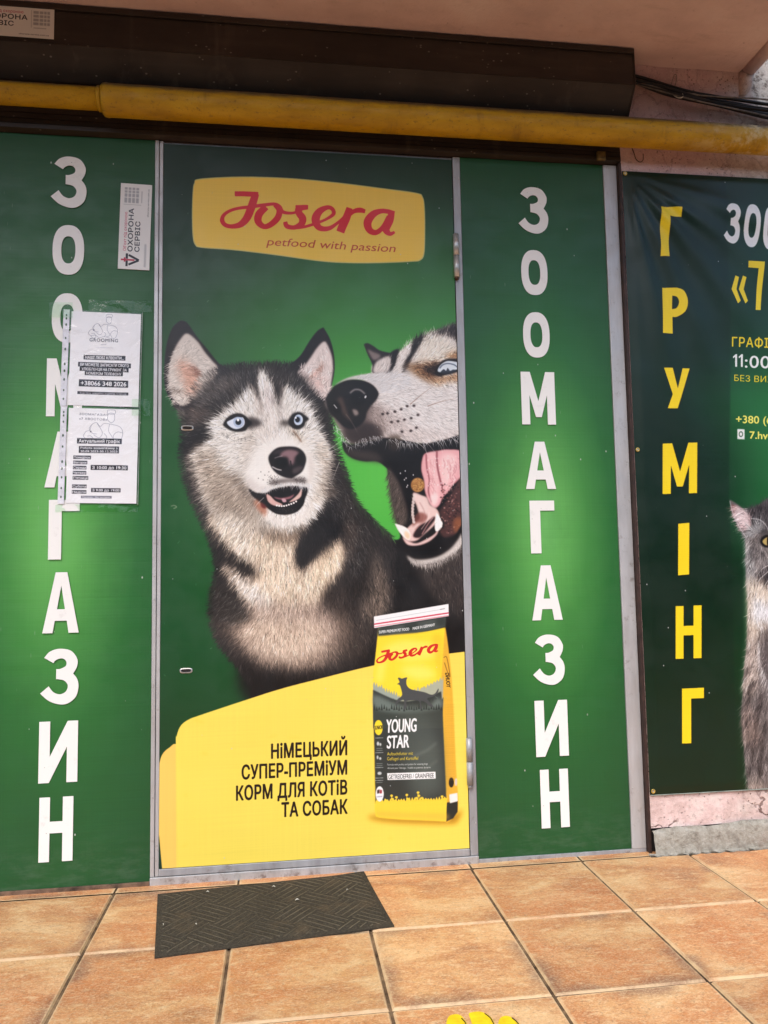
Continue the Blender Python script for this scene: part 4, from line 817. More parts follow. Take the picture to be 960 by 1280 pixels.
# ------------------------------------------------------------------ materials of the place
def m_tile():
    n = N('terracotta_tile'); p = n.pos(); u = n.xyz(n.uv())
    at = n.n('ShaderNodeAttribute'); at.attribute_name = 'tone'; a = n.xyz(at.outputs['Vector'])
    off = n.n('ShaderNodeVectorMath', operation='MULTIPLY_ADD'); n.l(at.outputs['Vector'], off.inputs[0]); off.inputs[1].default_value = (7, 9, 5); n.l(p, off.inputs[2]); q = off.outputs[0]
    base = n.ramp(n.noise(n.sc(q, (1, 1.5, 1)), 5.5, 6, .62, .5), [(.30, lin4((160,108,70))), (.43, lin4((188,130,82))), (.53, lin4((202,150,98))), (.64, lin4((216,176,126))), (.78, lin4((194,142,92)))])
    base = n.mix(n.ss(n.noise(q, 2.6, 3), .4, .62, 0, .6), base, lin4((192,116,66)))
    base = n.mix(n.ss(n.noise(n.sc(q, (1, 2.5, 1)), 26, 5, .7), .52, .66, 0, .5), base, lin4((226,196,150)))
    ex = n.math('MINIMUM', u[0], n.math('SUBTRACT', 1, u[0])); ey = n.math('MINIMUM', u[1], n.math('SUBTRACT', 1, u[1])); e = n.math('MINIMUM', ex, ey)
    dk = n.math('MULTIPLY', n.ss(n.math('ADD', e, n.math('MULTIPLY', n.noise(q, 12, 5, .65), .16)), .09, .24, 1, 0), n.ss(n.noise(q, 3.6, 3), .50, .62))
    base = n.mix(n.math('MULTIPLY', dk, .7), base, lin4((116,82,68)))
    base = n.mix(n.ss(n.noise(n.sc(q, (1.2, 6, 1)), 34, 6, .75), .5, .68, 0, .35), base, lin4((156,112,78)))
    g = n.noise(p, 70, 6, .75)
    base = n.mix(n.ss(g, .54, .68, 0, .5), base, lin4((134,96,66)))
    base = n.mix(n.ss(n.noise(n.sc(p, (1, 1.8, 1)), 190, 4, .8), .48, .6, 0, .42), base, lin4((232,206,166)))
    base = n.mix(n.ss(n.noise(n.sc(p, (1, 1.4, 1), (3, 1, 0)), 130, 4, .8), .54, .66, 0, .42), base, lin4((112,78,54)))
    pk = n.math('MULTIPLY', n.ss(n.vor(p, 55), .04, .09, 1, 0), n.ss(n.noise(p, 8, 2), .5, .6)); base = n.mix(n.math('MULTIPLY', pk, .8), base, lin4((66,48,38)))
    edge = n.ss(n.math('ADD', e, n.math('MULTIPLY', n.noise(p, 55, 3), .02)), .014, .04, 1, 0)
    base = n.mix(n.math('MULTIPLY', edge, n.ss(n.noise(p, 14, 5, .7), .3, .6, .35, .9)), base, lin4((214,184,142)))
    v = n.math('MULTIPLY_ADD', a[0], .22, .90)
    hsv = n.n('ShaderNodeHueSaturation'); n.l(base, hsv.inputs['Color']); n.l(v, hsv.inputs['Value'])
    hsv.inputs['Saturation'].default_value = 1.0
    # dry dust and scuffs
    col = n.mix(n.ss(n.noise(n.sc(p, (1, 3, 1)), 9, 6, .7), .56, .78, 0, .3), hsv.outputs[0], lin4((150,122,98)))
    n.bump(n.math('ADD', n.math('MULTIPLY', n.noise(p, 110, 6, .75), .7), n.noise(n.sc(p, (1, 2, 1)), 14, 4)), .55, .005)
    return n.out(col, n.ss(n.noise(p, 20, 4), .3, .7, .42, .62), 0, .35)
def m_grout():
    n = N('grout'); p = n.pos()
    c = n.ramp(n.noise(n.sc(p, (1, 1, 1)), 14, 6, .7), [(.35, lin4((58,44,34))), (.55, lin4((112,92,70))), (.7, lin4((150,124,94)))])
    n.bump(n.noise(p, 120, 4), .5, .004); return n.out(c, .95, 0, .15)
def m_wall():
    n = N('pink_render'); p = n.pos(); x, y, z = n.xyz(p)[:3]
    nz = n.noise(p, 3.2, 6, .6); fine = n.noise(p, 60, 6, .7)
    c = n.ramp(nz, [(.3, lin4((184,150,146))), (.5, lin4((204,168,164))), (.7, lin4((214,184,178)))])
    low = n.ss(n.math('ADD', z, n.math('MULTIPLY', nz, .06)), .2, .5, 1, 0)
    c = n.mix(low, c, n.ramp(n.noise(p, 16, 6, .65), [(.3, lin4((196,168,160))), (.5, lin4((222,196,190))), (.68, lin4((226,212,204)))]))
    # chalky grey worn skin towards the right and on top
    wx = n.ss(n.math('ADD', x, n.math('MULTIPLY', n.noise(p, 7, 5), .5)), 1.6, 1.95)
    c = n.mix(n.math('MULTIPLY', wx, .7), c, n.ramp(n.noise(p, 24, 6, .7), [(.35, lin4((150,138,126))), (.5, lin4((190,178,164))), (.62, lin4((214,206,194)))]))
    wh = n.math('MULTIPLY', n.ss(n.math('ADD', z, n.math('MULTIPLY', n.noise(p, 18, 4), .08)), 2.535, 2.56), n.ss(n.math('ADD', n.math('SUBTRACT', x, n.math('MULTIPLY', z, .0)), n.math('MULTIPLY', n.noise(p, 30, 4), .03)), 1.655, 1.68))
    c = n.mix(wh, c, n.ramp(n.noise(p, 40, 6, .7), [(.38, lin4((120,112,104))), (.5, lin4((206,200,190))), (.7, lin4((232,228,220)))]))
    # pits, drips of dirt and hairline cracks
    pit = n.math('MULTIPLY', n.ss(n.vor(p, 75), .1, .26, 1, 0), n.ss(n.noise(p, 11, 3), .44, .6))
    c = n.mix(n.math('MULTIPLY', pit, .75), c, lin4((70,52,44)))
    wob = n.n('ShaderNodeVectorMath', operation='MULTIPLY_ADD'); nn = n.n('ShaderNodeTexNoise'); n.l(p, nn.inputs['Vector']); nn.inputs['Scale'].default_value = 9; nn.inputs['Detail'].default_value = 5
    n.l(nn.outputs['Color'], wob.inputs[0]); wob.inputs[1].default_value = (.16, .16, .16); n.l(p, wob.inputs[2])
    cr = n.math('MULTIPLY', n.ss(n.vor(wob.outputs[0], 6.5, 'DISTANCE_TO_EDGE'), .008, .024, 1, 0), n.math('MULTIPLY', n.ss(n.noise(p, 3.7, 2), .36, .46), n.ss(z, .2, .6, 1, .25)))
    c = n.mix(n.math('MULTIPLY', cr, .85), c, lin4((84,58,50)))
    c = n.mix(n.ss(fine, .54, .68, 0, .45), c, lin4((126,100,90)))
    c = n.mix(n.ss(n.noise(p, 150, 4, .8), .54, .64, 0, .4), c, lin4((232,222,214)))
    st = n.ss(n.noise(n.sc(p, (14, 14, 1.2)), 1, 5, .6), .55, .75, 0, .3); c = n.mix(st, c, lin4((120,98,88)))
    n.bump(n.math('SUBTRACT', n.math('ADD', n.math('MULTIPLY', fine, .6), n.noise(p, 12, 5)), n.math('ADD', n.math('MULTIPLY', pit, .8), n.math('MULTIPLY', cr, 1.2))), .5, .012)
    return n.out(c, .85, 0, .2)
def m_soffit():
    n = N('pink_soffit_paint'); p = n.pos()
    c = n.ramp(n.noise(n.sc(p, (1, 1.6, 1)), 3.5, 6, .6), [(.3, lin4((198,172,169))), (.5, lin4((214,187,183))), (.7, lin4((222,200,196)))])
    c = n.mix(n.ss(n.noise(p, 55, 6, .7), .58, .74, 0, .35), c, lin4((156,128,122)))
    sp = n.math('MULTIPLY', n.ss(n.vor(p, 30), .04, .08, 1, 0), n.ss(n.noise(p, 6, 2), .5, .6)); c = n.mix(n.math('MULTIPLY', sp, .7), c, lin4((80,56,48)))
    c = n.mix(n.ss(n.noise(n.sc(p, (1, 5, 1)), 4, 5, .65), .55, .75, 0, .4), c, lin4((172,146,138)))
    n.bump(n.math('ADD', n.math('MULTIPLY', n.noise(p, 80, 5), .3), n.noise(p, 6, 4)), .45, .015); return n.out(c, .8, 0, .25)
def m_plinth():
    n = N('rough_cement'); p = n.pos()
    c = n.ramp(n.noise(p, 38, 8, .7), [(.3, lin4((132,124,112))), (.5, lin4((176,170,156))), (.7, lin4((198,194,182)))])
    c = n.mix(n.ss(n.noise(p, 12, 4), .55, .7, 0, .5), c, lin4((142,120,104)))
    n.bump(n.noise(p, 90, 8, .75), .9, .012); return n.out(c, .95, 0, .15)
def m_brown():
    n = N('brown_shutter_enamel'); p = n.pos()
    c = n.ramp(n.noise(n.sc(p, (.7, 4, 4)), 4, 6, .6), [(.3, lin4((40,33,29))), (.55, lin4((50,42,37))), (.75, lin4((64,55,48)))])
    k = n.math('MULTIPLY', n.ss(n.vor(n.sc(p, (1, 1, 1.6)), 30), .07, .13, 1, 0), n.ss(n.noise(p, 6, 2), .46, .56)); c = n.mix(n.math('MULTIPLY', k, .5), c, lin4((150,140,130)))
    c = n.mix(n.ss(n.noise(n.sc(p, (10, 10, 1)), 1, 5, .65), .55, .75, 0, .35), c, lin4((110,98,88)))
    n.bump(n.noise(p, 30, 4), .1, .006); return n.out(c, n.ss(n.noise(p, 7, 4), .3, .7, .42, .62), 0, .4)
def m_alu(name='bare_aluminium', c0=(168,166,164), c1=(196,196,196), metal=.35):
    n = N(name); p = n.pos()
    c = n.ramp(n.noise(n.sc(p, (6, 6, .8)), 4, 6, .65), [(.3, lin4(c0)), (.7, lin4(c1))])
    c = n.mix(n.ss(n.noise(p, 34, 6, .75), .56, .72, 0, .55), c, lin4((112,100,88)))
    g = n.ss(n.math('ADD', n.xyz(p)[2], n.math('MULTIPLY', n.noise(p, 24, 5), .08)), .03, .08, 1, 0)
    c = n.mix(n.math('MULTIPLY', n.math('MULTIPLY', g, n.ss(n.noise(p, 40, 5, .7), .5, .66)), .7), c, lin4((92,66,50)))
    n.bump(n.noise(n.sc(p, (30, 30, 4)), 2, 4), .12, .004); return n.out(c, n.ss(n.noise(p, 12, 4), .3, .7, .38, .6), metal, .5)
def m_pipe():
    n = N('yellow_pipe_paint'); p = n.pos(); g = n.n('ShaderNodeNewGeometry'); nz = n.xyz(g.outputs['Normal'])[2]
    c = n.ramp(n.noise(n.sc(p, (1, 3, 3)), 7, 5, .6), [(.3, lin4((164,124,8))), (.55, lin4((188,146,12))), (.75, lin4((200,160,34)))])
    d = n.math('MULTIPLY', n.noise(n.sc(p, (26, 4, 4)), 1, 6, .7), n.noise(p, 9, 4)); c = n.mix(n.ss(d, .28, .46, 0, .5), c, lin4((96,66,22)))
    k = n.ss(n.noise(n.sc(p, (1, 1.6, 1.6)), 70, 6, .8), .57, .63, 0, .5); c = n.mix(k, c, lin4((84,64,30)))
    top = n.ss(n.math('ADD', nz, n.math('MULTIPLY', n.noise(n.sc(p, (3, 8, 8)), 6, 5, .7), .5)), .42, .85, 0, .9); c = n.mix(top, c, lin4((84,70,46)))   # settled dust
    pale = n.math('MULTIPLY', n.ss(n.xyz(p)[0], 1.25, 1.6), n.ss(n.noise(p, 16, 5, .7), .45, .62, 0, .8)); c = n.mix(pale, c, lin4((206,184,130)))
    n.bump(n.math('ADD', n.noise(p, 45, 5, .7), n.math('MULTIPLY', k, -.6)), .4, .006); return n.out(c, n.ss(n.noise(p, 20, 4), .3, .7, .35, .6), 0, .45)
def m_plain(name, c, rough=.6, metal=0, amt=.25, scale=30, spec=.4, bump=.1):
    n = N(name); p = n.pos(); f = n.noise(p, scale, 5, .65)
    col = n.ramp(f, [(.3, lin4(tuple(v*(1-amt) for v in c))), (.7, lin4(tuple(min(255, v*(1+amt*.4)) for v in c)))])
    n.bump(f, bump, .004); return n.out(col, rough, metal, spec)
def m_panel(name, cx, cz, ax, az, seed):
    """deep green print with a tall pale glow behind the lettering"""
    n = N(name); p = n.pos(); x, y, z = n.xyz(p)[:3]
    dx = n.math('DIVIDE', n.math('SUBTRACT', x, cx), ax); dz = n.math('DIVIDE', n.math('SUBTRACT', z, cz), az)
    r = n.math('SQRT', n.math('ADD', n.math('MULTIPLY', dx, dx), n.math('MULTIPLY', dz, dz)))
    k = .80
    c = n.ramp(n.math('MULTIPLY', r, .5), [(0, lin4((116,196,104), k)), (.13, lin4((104,184,90), k)), (.31, lin4((72,148,68), k)), (.50, lin4((46,116,54), k)), (.68, lin4((38,100,50), k)), (.9, lin4((34,90,48), k)), (1, lin4((32,86,46), k))])
    h1 = n.noise(n.sc(p, (3, 3, 420), (seed, 0, 0)), 1, 2, .5); v1 = n.noise(n.sc(p, (260, 3, 3), (seed, 0, 0)), 1, 2, .5)
    c = n.mix(1, c, n.ramp(n.math('ADD', n.math('MULTIPLY', h1, .6), n.math('MULTIPLY', v1, .4)), [(.3, (.9,.9,.9,1)), (.7, (1.06,1.06,1.06,1))]), 'MULTIPLY')
    c = n.mix(n.ss(n.noise(n.sc(p, (1, 1, .6), (seed, 2, 1)), 5, 5, .6), .5, .8, 0, .25), c, lin4((36,78,48), .8))
    mp = n.sc(p, (1, 1, .6), (seed, 0, 0), (0, .35, 0))
    sp = n.vor(mp, 34); sc = n.vor(mp, 34, out='Color')
    k1 = n.math('MULTIPLY', n.ss(sp, .05, .09, 1, 0), n.ss(n.xyz(sc)[0], .85, .88)); c = n.mix(n.math('MULTIPLY', k1, .75), c, (.5, .55, .48, 1))
    mq = n.sc(p, (9, 9, 1.1), (seed+3, 0, 0), (0, -.25, 0)); s2 = n.vor(mq, 6); c2 = n.vor(mq, 6, out='Color')
    k2 = n.math('MULTIPLY', n.ss(s2, .03, .06, 1, 0), n.ss(n.xyz(c2)[1], .85, .9)); c = n.mix(n.math('MULTIPLY', k2, .4), c, (.35, .42, .34, 1))
    dust = n.math('MULTIPLY', n.ss(z, .02, .2, 1, 0), n.ss(n.noise(n.sc(p, (2, 2, 6), (seed, 0, 0)), 6, 6, .7), .42, .7)); c = n.mix(n.math('MULTIPLY', dust, .10), c, (.28, .33, .27, 1))
    n.bump(n.math('ADD', n.math('MULTIPLY', n.noise(p, 4, 2), 1), n.math('ADD', n.math('MULTIPLY', n.noise(n.sc(p, (2, 2, 150)), 1, 2), .06), n.math('MULTIPLY', n.ss(n.vor(n.sc(p, (1, 1, .5), (seed, 0, 0)), 13), .02, .16, .12, 0), n.ss(n.noise(p, 3, 2), .45, .6)))), .22, .02)
    return n.out(c, n.ss(n.noise(n.sc(p, (1, 1, 2.2), (seed, 0, 0)), 7, 6, .65), .35, .65, .35, .47), 0, .38)
def m_mat():
    n = N('ribbed_doormat'); uv = n.uv(); x, y, _ = n.xyz(uv)[:3]
    X = n.math('MULTIPLY', x, .585); Y = n.math('MULTIPLY', y, .375)
    a = n.math('MULTIPLY', n.math('ADD', X, Y), 1/.098/1.4142); b = n.math('MULTIPLY', n.math('SUBTRACT', Y, X), 1/.098/1.4142)
    par = n.math('MODULO', n.math('ADD', n.math('ADD', n.math('FLOOR', a), n.math('FLOOR', b)), 40), 2)
    fa = n.math('FRACT', n.math('MULTIPLY', a, 5)); fb = n.math('FRACT', n.math('MULTIPLY', b, 5))
    st = n.mix(n.math('GREATER_THAN', par, .5), fa, fb)
    stv = n.n('ShaderNodeSeparateColor'); n.l(st, stv.inputs[0]); s_ = stv.outputs[0]
    ridge = n.ss(n.math('ABSOLUTE', n.math('SUBTRACT', s_, .5)), .06, .16, 1, 0)
    ex = n.math('MINIMUM', x, n.math('SUBTRACT', 1, x)); ey = n.math('MINIMUM', y, n.math('SUBTRACT', 1, y))
    ins = n.math('GREATER_THAN', n.math('MINIMUM', n.math('MULTIPLY', ex, .585), n.math('MULTIPLY', ey, .375)), .014)
    ridge = n.math('MULTIPLY', ridge, ins); p = n.pos()
    wear = n.ss(n.noise(p, 7, 4), .35, .65, .3, 1)
    c = n.ramp(n.noise(p, 160, 5, .8), [(.3, lin4((44,40,34))), (.5, lin4((62,57,49))), (.7, lin4((84,78,67)))])
    c = n.mix(n.math('MULTIPLY', n.math('MULTIPLY', ridge, wear), .42), c, lin4((132,122,102)))
    c = n.mix(n.ss(n.noise(p, 10, 5, .6), .5, .75, 0, .35), c, lin4((104,88,68)))
    n.bump(n.math('ADD', n.math('MULTIPLY', ridge, 1.0), n.math('MULTIPLY', n.noise(p, 300, 3), .5)), .7, .005)
    return n.out(c, .95, 0, .1)
def m_clear(name, base=.10, tint=(.96,.97,1,1), rough=.16):
    n = N(name); t = n.t; o = next(q for q in t.nodes if q.type == 'OUTPUT_MATERIAL')
    tr = n.n('ShaderNodeBsdfTransparent'); tr.inputs[0].default_value = tint; gl = n.n('ShaderNodeBsdfGlossy'); gl.inputs['Roughness'].default_value = rough; gl.inputs[0].default_value = (1,1,1,1)
    p = n.pos(); bp = n.n('ShaderNodeBump'); bp.inputs['Strength'].default_value = .6; bp.inputs['Distance'].default_value = .012
    n.l(n.noise(n.sc(p, (1, 1, 1), (0,0,0), (0, .6, 0)), 16, 3, .5, 1.2), bp.inputs['Height']); n.l(bp.outputs[0], gl.inputs['Normal'])
    lw = n.n('ShaderNodeLayerWeight'); lw.inputs[0].default_value = .5; n.l(bp.outputs[0], lw.inputs['Normal'])
    mx = n.n('ShaderNodeMixShader'); n.l(n.math('ADD', n.math('MULTIPLY', n.math('POWER', lw.outputs['Facing'], 4), .7), base, clamp=True), mx.inputs[0]); n.l(tr.outputs[0], mx.inputs[1]); n.l(gl.outputs[0], mx.inputs[2])
    n.l(mx.outputs[0], o.inputs[0]); return n.m
def m_white():
    n = N('white_vinyl'); p = n.pos()
    c = n.mix(n.ss(n.noise(p, 40, 6, .7), .56, .76, 0, .35), lin4((236,235,230)), lin4((188,186,178)))
    k = n.math('MULTIPLY', n.ss(n.vor(p, 60), .05, .1, 1, 0), n.ss(n.noise(p, 8, 2), .56, .62)); c = n.mix(n.math('MULTIPLY', k, .7), c, lin4((90,96,84)))
    n.bump(n.noise(p, 5, 2), .1, .02); return n.out(c, .42, 0, .35)
TILE, GROUT, PINK, SOFFIT, CEMENT, BROWN, ALU, PIPE = m_tile(), m_grout(), m_wall(), m_soffit(), m_plinth(), m_brown(), m_alu(), m_pipe()
GREYALU = m_alu('dull_aluminium', (146,146,148), (176,178,180), .25)
DARK = m_plain('dark_gap', (34,28,26), .8); CABLE = m_plain('black_cable', (22,21,22), .5, 0, .4); CABLEG = m_plain('grey_cable', (120,112,104), .6, 0, .4)
STEEL = m_plain('worn_steel', (196,194,190), .35, .5, .15, 60); RUST = m_plain('rusty_iron', (96,70,54), .85, .1, .45, 50); BRASS = m_plain('brass', (206,178,96), .4, .6, .3, 80)
WHITE, CLEAR, TAPE = m_white(), m_clear('clear_sleeve', .035, (.995,.995,1,1), .12), m_clear('sticky_tape', .025, (.84,.94,.84,1), .1)
YEL = m_plain('yellow_floor_vinyl', (246,206,26), .5, 0, .12, 40, .35); INKM = m_plain('black_ink', (30,26,20), .6); SCRAP = m_plain('pale_scrap', (206,200,184), .8)
ASPH = m_plain('asphalt', (64,62,60), .95, 0, .4, 60, .2, .4)
P_DOOR = print_mat('door_poster', POSTER, .4, .42); P_BAN = print_mat('banner_vinyl', BANNER, .34, .34)
P_N1 = print_mat('notice_paper', N1, .6, .2, wear=False); P_N2 = print_mat('timetable_paper', N2, .6, .2, wear=False); P_S1 = print_mat('guard_sticker', S1, .45, .4, wear=False)
# ------------------------------------------------------------------ the setting
# ground: asphalt sheet to the horizon, tiles laid before the shop
bm = bmesh.new(); bmesh.ops.create_grid(bm, x_segments=1, y_segments=1, size=300); bmesh.ops.translate(bm, vec=(0, -150, -.03), verts=bm.verts[:])
setp(obj('ground', bm, ASPH), kind='structure')
bm = bmesh.new(); nb = 60; rb = np.random.default_rng(3)
g_ = [[bm.verts.new((-90+180*i/nb, y+rb.normal(0, .3), z+(rb.normal(0, .5) if z > 1 else 0))) for i in range(nb+1)] for y, z in ((-13, -.035), (-16, 2.2), (-19, 4.6), (-23, 6.0), (-40, 6.2))]
for a, b_ in zip(g_, g_[1:]):
    for i in range(nb): bm.faces.new((a[i], b_[i], b_[i+1], a[i+1]))
setp(obj('reflection_bank', bm, m_plain('added_dark_bank', (74,78,64), .95, 0, .5, 3, .1, .5), None, True), kind='structure')  # unseen, added behind the viewer to darken what the glossy panels reflect
PX, PY = .3475, .3566                                   # tile pitch
TX0, TY0 = G(693, 1245)[0], G(693, 1245)[1]
bm = bmesh.new(); uv = bm.loops.layers.uv.new('UVMap'); tl = bm.loops.layers.float_color.new('tone'); rt = random.Random(11)
top = G(724, 1075)[1]
for i in range(-9, 12):
    for j in range(-7, 2):
        g_ = .0026; x0, x1 = TX0+i*PX+g_, TX0+(i+1)*PX-g_; y0, y1 = TY0+j*PY+g_, TY0+(j+1)*PY-g_
        if y1 > top+.03: continue
        tone = (rt.random(), rt.random(), rt.random(), 1); dz = [rt.uniform(-.0008, .0008) for _ in range(4)]; bv = .004; fl = rt.choice((0, 1, 2, 3))
        o = [bm.verts.new((x, y, -.004)) for x, y in ((x0,y0),(x1,y0),(x1,y1),(x0,y1))]
        q = [bm.verts.new((x, y, .002+d)) for (x, y), d in zip(((x0+bv,y0+bv),(x1-bv,y0+bv),(x1-bv,y1-bv),(x0+bv,y1-bv)), dz)]
        un = [(0,0),(1,0),(1,1),(0,1)]; inn = [(.012,.012),(.988,.012),(.988,.988),(.012,.988)]
        for vs, us in ((q, inn),) + tuple(((o[k], o[(k+1)%4], q[(k+1)%4], q[k]), (un[k], un[(k+1)%4], inn[(k+1)%4], inn[k])) for k in range(4)):
            f = bm.faces.new(vs)
            for l, u_ in zip(f.loops, us): l[uv].uv = u_; l[tl] = tone
setp(obj('tiled_floor', bm, TILE), kind='structure')
bm = B(TX0-9.3*PX, TX0+12.2*PX, TY0-7.3*PY, .12, -.028, -.0025); setp(obj('grout_bed', bm, GROUT), kind='structure')
# last cut strip of tile and cement against the shopfront
bm = bmesh.new(); uv = bm.loops.layers.uv.new('UVMap'); tl = bm.loops.layers.float_color.new('tone')
for i in range(-9, 12):
    x0, x1 = TX0+i*PX+.0030, TX0+(i+1)*PX-.0030; y0, y1 = TY0+2*PY+.0030, -.002
    if x0 > 1.25: continue
    tone = (rt.random(), rt.random(), rt.random(), 1); v = [bm.verts.new((a, b, .001)) for a, b in ((x0,y0),(x1,y0),(x1,y1),(x0,y1))]; f = bm.faces.new(v)
    for l, u_ in zip(f.loops, ((0,0),(1,0),(1,.14),(0,.14))): l[uv].uv = u_; l[tl] = tone
setp(obj('floor_edge_strip', bm, TILE), kind='structure')

# masonry wall: right of the shopfront and above it
w = thing('rendered_wall', 'flaking pale pink rendered wall behind the grooming banner, cracked above its cement plinth', 'wall', (1.6, .1, 0))
YW = -.02
def rough_sheet(x0, x1, z0, z1, Y, nx, nz, amp, seed):
    rg = np.random.default_rng(seed).random((nz+1, nx+1))
    return sheet(x0, x1, z0, z1, Y, nx, nz, lambda u, v: amp*(rg[int(round(v*nz)), int(round(u*nx))]-.5))
bm = rough_sheet(1.152, 3.6, .076, 4.2, YW, 90, 150, .003, 1)
obj('render', bm, PINK, w, True)
bm = B(-2.4, 1.152, .012, .2, 2.26, 4.2); obj('upper_wall', bm, PINK, w)
bm = B(1.152, 3.6, -.012, .2, -.02, 4.15); obj('masonry', bm, DARK, w)
bm = bmesh.new(); rp = np.random.default_rng(5)
nx = 120; prof = [(YW-.001, .068), (YW-.008, .070), (YW-.018, .062), (YW-.021, .045), (YW-.023, .02), (YW-.030, -.006)]
g_ = [[bm.verts.new((1.154+(3.6-1.154)*i/nx, y+rp.normal(0, .0022), z+rp.normal(0, .0016)+(.010*math.sin(i*.11)+.004*math.sin(i*.47) if k < 2 else 0)+(max(0, i-10)*.00035 if k < 3 else 0))) for i in range(nx+1)] for k, (y, z) in enumerate(prof)]
for a, b in zip(g_, g_[1:]):
    for i in range(nx): bm.faces.new((a[i], b[i], b[i+1], a[i+1]))
obj('plinth', bm, CEMENT, w, True)
bm = bmesh.new()
g_ = [[bm.verts.new((1.13+(3.6-1.13)*i/nx, y, .002+rp.normal(0, .0007)+(.004 if y > YW-.03 else 0))) for i in range(nx+1)] for y in (YW-.022, YW-.045, TY0+2*PY+.004)]
for a, b in zip(g_, g_[1:]):
    for i in range(nx): bm.faces.new((a[i], b[i], b[i+1], a[i+1]))
setp(obj('cement_fillet', bm, CEMENT, None, True), kind='structure')
# crack in the white upper plaster
bm = tube(bmesh.new(), [(1.735, YW-.001, 2.50), (1.732, YW-.001, 2.56), (1.742, YW-.001, 2.64), (1.738, YW-.001, 2.8)], .004, 6); obj('crack', bm, DARK, w)

# balcony slab overhead
ZC, SLX, SLY = 2.632, 1.648, -.95
b = thing('balcony_slab', 'stained pink painted concrete soffit overhanging the shopfront', 'balcony', (0, -.5, ZC))
bm = bmesh.new(); rs = np.random.default_rng(9).random((40, 140)); nx, ny = 110, 30
g_ = [[bm.verts.new((-3+(SLX+3)*i/nx, YW-.0005+(SLY-YW)*j/ny, ZC+.004*(rs[j, i]-.5)+(.0 if i < nx else .02))) for i in range(nx+1)] for j in range(ny+1)]
for a, c_ in zip(g_, g_[1:]):
    for i in range(nx): bm.faces.new((a[i], a[i+1], c_[i+1], c_[i]))
bmesh.ops.reverse_faces(bm, faces=bm.faces[:])
obj('soffit', bm, SOFFIT, b, True)
bm = bmesh.new()
path = [(SLX-.004, YW, ZC-.004), (SLX-.004, SLY, ZC-.004)]
tube(bm, [(SLX-.012, YW+.01, ZC+.006), (SLX-.012, -.4, ZC+.006), (SLX-.012, SLY, ZC+.006)], .026, 12); obj('drip_edge', bm, SOFFIT, b, True)
obj('slab', B(-3, SLX, SLY, .15, ZC+.022, ZC+.2), SOFFIT, b)
# rounded cove where soffit and wall meet at its end
bm = bmesh.new(); tube(bm, [(SLX-.014, YW+.004, ZC), (SLX-.022, YW+.002, ZC-.05), (SLX-.04, YW+.004, ZC-.10)], [.03, .024, .008], 12); obj('plaster_blob', bm, PINK, b, True)

# ------------------------------------------------------------------ the roller shutter: box, header slats, guide rail
t = thing('roller_shutter', 'long dark brown roller shutter box and header fixed above the shop door', 'roller shutter', (0, -.02, 2.5))
BXR = 1.178
bx = obj('shutter_box', profile_x(bmesh.new(), [(-.1,2.503),(-.1,2.606),(-.097,2.6285),(.01,2.6285),(.01,2.425),(-.036,2.425),(-.040,2.4295)], -2.4, BXR-.004), BROWN, t)
obj('lip', B(-2.4, BXR-.005, -.1065, -.1005, 2.6095, 2.6275, .0015), BROWN, bx)
obj('seam', B(-2.4, BXR-.005, -.1025, -.0995, 2.5015, 2.5055, .0008), BROWN, bx)
obj('end_cap', profile_x(bmesh.new(), [(-.103,2.501),(-.103,2.629),(.011,2.629),(.011,2.4215),(-.034,2.4215),(-.043,2.4275)], BXR-.0035, BXR), BROWN, bx)
hd = [(.004,2.2735),(.004,2.425),(-.012,2.425)]
zz = np.linspace(2.418, 2.2735, 9)
for k in range(8): hd += [(-.022 if k < 7 else -.027, zz[k]-.001), (-.022 if k < 7 else -.027, zz[k+1]+.0035), (-.014, zz[k+1]+.0015)]
obj('header_slats', profile_x(bmesh.new(), hd, -2.4, 1.150), BROWN, t)
obj('guide_rail', B(1.1425, 1.1515, -.0255, .02, .002, 2.2725, .001), m_plain('dark_rail', (62,44,38), .6, .1, .35), t)
obj('lock_stud', B(1.062, 1.092, -.04, -.0275, 2.272, 2.302, .003), m_plain('old_brass', (120,100,58), .6, .3, .4), t)
def rail_screw(x, y, z, r=.003, par=None, mat=STEEL):
    bm = bmesh.new(); bmesh.ops.create_cone(bm, cap_ends=True, segments=10, radius1=r, radius2=r*.7, depth=.002, matrix=Matrix.Translation((x, y, z)) @ Matrix.Rotation(R(90), 4, 'X')); return obj('screw', bm, mat, par)

# ------------------------------------------------------------------ yellow gas pipe
t = thing('gas_pipe', 'yellow painted gas pipe running level under the brown shutter box', 'pipe', (0, -.1, 2.34))
YP = -.092
def hpipe(pts, n=26): return tube(bmesh.new(), pts, [p[3] for p in [(*q,) for q in pts]], n) if False else None
def lathe_x(rows, y, z, n=28):
    bm = bmesh.new(); rings = []
    for x, r in rows: rings.append([bm.verts.new((x, y+r*math.cos(a), z+r*math.sin(a))) for a in (2*math.pi*k/n for k in range(n))])
    for a, b_ in zip(rings, rings[1:]):
        for k in range(n): bm.faces.new((a[k], a[(k+1)%n], b_[(k+1)%n], b_[k]))
    bm.faces.new(rings[0]); bm.faces.new(rings[-1][::-1]); bmesh.ops.recalc_face_normals(bm, faces=bm.faces[:]); return bm
xj = P(128, 122, YP)[0]
obj('narrow_pipe', lathe_x([(-2.6,.0335),(-1.5,.0335),(xj+.02,.0335)], YP, 2.343), PIPE, t, True)
obj('casing', lathe_x([(xj,.034),(xj+.0015,.043),(xj+.006,.0468),(xj+.016,.0485),(xj+.022,.0472),(1.0,.0468),(1.6,.0455),(3.6,.0455)], YP, 2.340), PIPE, t, True)
obj('joint_ring', lathe_x([(xj-.013,.0337),(xj-.011,.0365),(xj-.003,.0372),(xj-.001,.036)], YP, 2.343), PIPE, t, True)
